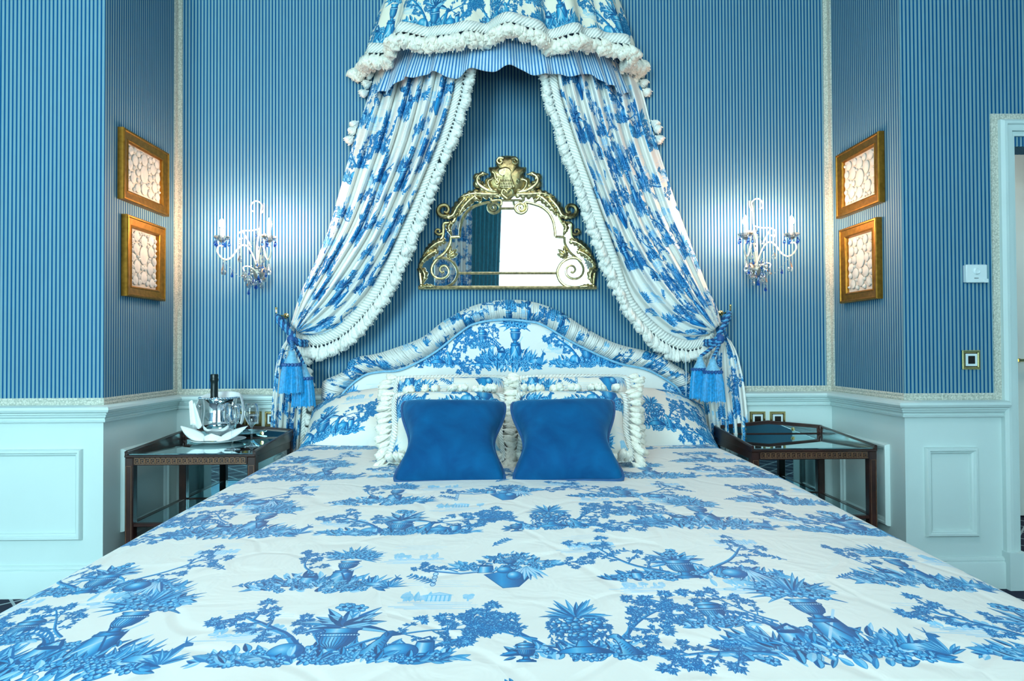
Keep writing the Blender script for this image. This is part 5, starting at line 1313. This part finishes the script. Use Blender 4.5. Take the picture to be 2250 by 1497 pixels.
for sx in (-1, 1):
    mb = MB(); mb.lathe([(.016, 0), (.018, .004), (.007, .008), (.006, .018), (.013, .022), (.015, .029), (.010, .036), (0, .038)], seg=16); mb.v = [(sx * (z + .070), y, x * 1.0 + .160) for x, y, z in mb.v]; mb.build('handle', SILVER, bk)
mb = MB(); mb.lathe([(.016, -.002), (.013, .003), (0, .004)], seg=16, fn=lambda r, z, a: (r * (1 + .2 * math.cos(6 * a)), z)); mb.v = [(x + .018, -z - .088, y + .197) for x, y, z in mb.v]; mb.build('rim_ornament', SILVER, bk)
bt = thing('champagne_bottle', 'dark champagne bottle with black foil neck standing in the silver bucket', 'bottle', (bx - .018, by - .006, zp + .050))
q = onY(474, 822, by - .006); hb_ = q.z - (zp + .050)
mb = MB(); mb.lathe([(0, 0), (.038, .001), (.041, .008), (.041, hb_ - .165), (.036, hb_ - .14), (.024, hb_ - .125), (.0165, hb_ - .11)], seg=28); mb.build('glass_body', BOTTLE, bt)
mb = MB(); mb.lathe([(.0172, hb_ - .112), (.0162, hb_ - .05), (.0165, hb_ - .040), (.0190, hb_ - .032), (.0190, hb_ - .024), (.0168, hb_ - .020), (.0185, hb_ - .008), (.0160, hb_ - .001), (0, hb_)], seg=24, fn=lambda r, z, a: (r * (1 + .025 * math.sin(9 * a)), z)); mb.build('foil_neck', BOTTLE, bt)
# linen napkin over the rim of the bucket
def rim_napkin():
    n, m = 70, 16; P = np.zeros((n, m, 3))
    for i in range(n):
        u = i / (n - 1); th = math.radians(178 - 172 * u)     # round the back of the bucket, from the side towards the wall
        hang = .045 + .125 * math.exp(-((u - .03) / .13) ** 2) + .10 * math.exp(-((u - .96) / .10) ** 2)
        for j in range(m):
            v = j / (m - 1); f = .006 * math.sin(13 * u * 3.14 + 2 * v)
            if v < .25: k = v / .25; r = .070 + .024 * k; z = .185 + .045 * math.sin(k * 1.57) * (.6 + .4 * math.sin(3.14 * u))
            else:
                k = (v - .25) / .75; r = .096 + .016 * math.sin(k * 2.6) + .022 * k * math.exp(-((u - .03) / .15) ** 2) + f * k; z = .185 + .045 * (.6 + .4 * math.sin(3.14 * u)) - hang * k ** 1.1
            P[i, j] = (r * math.cos(th), r * math.sin(th) + .0, z)
    return P
nk = thing('linen_napkin', 'white linen napkin draped round the back of the silver bucket', 'napkin', (bx + .004, by, zp + .009))
mb = MB(); mb.grid(rim_napkin()); o = mb.build('cloth', LINEN, nk, sharp=None); o.modifiers.new('t', 'SOLIDIFY').thickness = .002
mb = MB(); P = np.zeros((14, 10, 3))
for i in range(14):
    for j in range(10):
        u, v = i / 13, j / 9; P[i, j] = (-.122 + .062 * u * (.55 + .45 * v) - .004 * v + .012 * v, -.055 + .012 * math.sin(5 * u), .188 - .130 * v * (1 - .3 * abs(u - .5)) + .008 * math.sin(6 * u))
mb.grid(P); o = mb.build('hanging_corner', LINEN, nk, sharp=None); o.modifiers.new('t', 'SOLIDIFY').thickness = .002
# napkin folded like a boat on the plate
fold = thing('folded_napkin', 'white napkin folded into pointed wings on the plate before the bucket', 'napkin', (bx, by, ZT + .016))
def bez(a, b, c, t): return tuple(a[k] * (1 - t) ** 2 + 2 * b[k] * t * (1 - t) + c[k] * t * t for k in range(3))
for sx in (-1, 1):
    A = (sx * .030, -.090, .002); T = (sx * .160, -.045, .068); P = np.zeros((18, 8, 3))
    for i in range(18):
        t = i / 17; lo = bez(A, (sx * .110, -.085, -.006), T, t); up = bez((sx * .040, -.06, .020), (sx * .066, -.03, .050), T, t)
        for j in range(8):
            v = j / 7; P[i, j] = [lo[k] + (up[k] - lo[k]) * v for k in range(3)]; P[i, j, 1] -= .016 * math.sin(3.14 * v) * math.sin(3.14 * t)
    mb = MB(); mb.grid(P); o = mb.build('wing', LINEN, fold, sharp=None); o.modifiers.new('t', 'SOLIDIFY').thickness = .003
P = np.zeros((17, 8, 3))
for i in range(17):
    u = -1 + i / 8
    for j in range(8): v = j / 7; P[i, j] = (u * (.078 - .012 * v), -.088 + .012 * v + .030 * u * u, .003 + .034 * v * (1 - abs(u)) ** .7)
mb = MB(); mb.grid(P); o = mb.build('peak', LINEN, fold, sharp=None); o.modifiers.new('t', 'SOLIDIFY').thickness = .003
def flute(px, py, top, label, sc):
    p = onZ(px, py, ZT); h = onY(px, top, p.y).z - ZT
    r = thing('champagne_flute', label, 'glass', (p.x, p.y, ZT), 'champagne flutes')
    k = h / .205; R = sc
    mb = MB(); mb.lathe([(0, .0005), (.034 * R, .0005), (.034 * R, .002), (.012, .005), (.0045, .010), (.0035, .020 * k), (.0035, .088 * k), (.005, .094 * k)], seg=32); mb.build('stem', GLASS, r, sharp=None)
    mb = MB(); mb.lathe([(.005, .094 * k), (.012 * R, .102 * k), (.024 * R, .120 * k), (.033 * R, .142 * k), (.0345 * R, .158 * k), (.031 * R, .180 * k), (.0255 * R, .205 * k), (.0245 * R, .205 * k), (.030 * R, .180 * k), (.0333 * R, .158 * k), (.0318 * R, .142 * k), (.022 * R, .121 * k), (.008 * R, .104 * k), (0, .102 * k)], seg=32); mb.build('bowl', GLASS, r, sharp=None)
flute(510, 989, 888, 'empty champagne flute nearer the bucket on the glass table', 1.0)
flute(553, 982, 886, 'empty champagne flute nearer the bed curtain on the glass table', .95)

# ------------------------------------------------------------------ sockets, switch, thermostat, cords
def plate_fitting(name, label, cat, x, z, Y, w, h, group):
    r = thing(name, label, cat, (x, Y, z), group)
    fn = lambda a, b, d: (a, -d, b)
    mb = MB(); mb.framing(w, h, [(0, 0), (0, .006), (.003, .009), (.009, .009), (.012, .006), (.012, .002)], fn); mb.build('brass_frame', BRASS, r, True, sharp=30)
    mb = MB(); mb.bbox(-w / 2 + .011, w / 2 - .011, -.005, 0, -h / 2 + .011, h / 2 - .011, .001); mb.build('dark_plate', BLACK, r)
    mb = MB(); mb.framing(w - .030, h - .030, [(0, .004), (0, .008), (.010, .008), (.010, .005)], fn); mb.build('white_surround', PLASTIC, r, True, sharp=30)
    mb = MB(); mb.bbox(-w / 2 + .024, w / 2 - .024, -.009, -.003, -h / 2 + .024, h / 2 - .024, .0015); mb.build('rocker', BLACK, r)
for px, lab in ((522, 'brass framed switch plate on the dado, mostly behind the silver bucket'), (558, 'brass framed switch plate on the dado seen through the champagne flute'), (600, 'brass framed switch plate on the dado half behind the tied bed curtain'), (1664, 'brass framed switch plate on the dado beside the bed curtain, above the empty table'), (1708, 'brass framed switch plate on the dado behind the peak of the empty table')):
    a = onY(px, 921, YB); plate_fitting('switch_plate', lab, 'switch', a.x, a.z, YB, .083, .080, 'brass switch plates on the dado')
a = onY(2132, 791, YF); plate_fitting('light_switch', 'brass framed light switch on the striped wall below the thermostat', 'switch', a.x, a.z, YF, .080, .084, None)
a, b = onY(2115, 583, YF), onY(2162, 622, YF); w, h = b.x - a.x, a.z - b.z
th = thing('thermostat', 'white plastic room thermostat with a round dial on the striped wall by the door', 'thermostat', ((a.x + b.x) / 2, YF, (a.z + b.z) / 2))
MB().bbox(-w / 2, w / 2, -.022, 0, -h / 2, h / 2, .003).build('case', PLASTIC, th)
mb = MB(); mb.lathe([(.015, 0), (.015, .004), (.011, .008), (.010, .006), (0, .006)], seg=24); mb.v = [(x - .002, -.022 - z, y + .010) for x, y, z in mb.v]; mb.build('dial', PLASTIC, th)
MB().bbox(w / 2 - .016, w / 2 + .001, -.026, -.02, -h / 2 - .001, -h / 2 + .016, .001).build('switch', PLASTIC, th)
MB().box(-.012, .006, -.0235, -.0205, -h / 2 + .018, -h / 2 + .020).build('slot', BLACK, th, False)
for pts, lab, end in (([(1506, 775), (1508, 830), (1507, 880), (1508, 897)], 'white pull cord with a small toggle hanging before the headboard on the empty table side', True), ([(721, 775), (723, 800), (722, 818), (724, 832)], 'short white cord on the striped wall beyond the headboard on the champagne side', False)):
    Y = YH - .07 if end else YB - .02
    P = [onY(*q, Y) for q in pts]; r = thing('pull_cord', lab, 'cord', tuple(P[0])); b0 = P[0]
    mb = MB(); mb.tube([q - b0 for q in resample([tuple(x) for x in P], 16) for q in [Vector(q)]], .0022, 6); mb.build('cord', PLASTIC, r)
    if end: mb = MB(); mb.lathe([(.003, .012), (.008, .006), (.010, -.012), (.006, -.02), (0, -.022)], tuple(P[-1] - b0), 12); mb.build('toggle', PLASTIC, r)
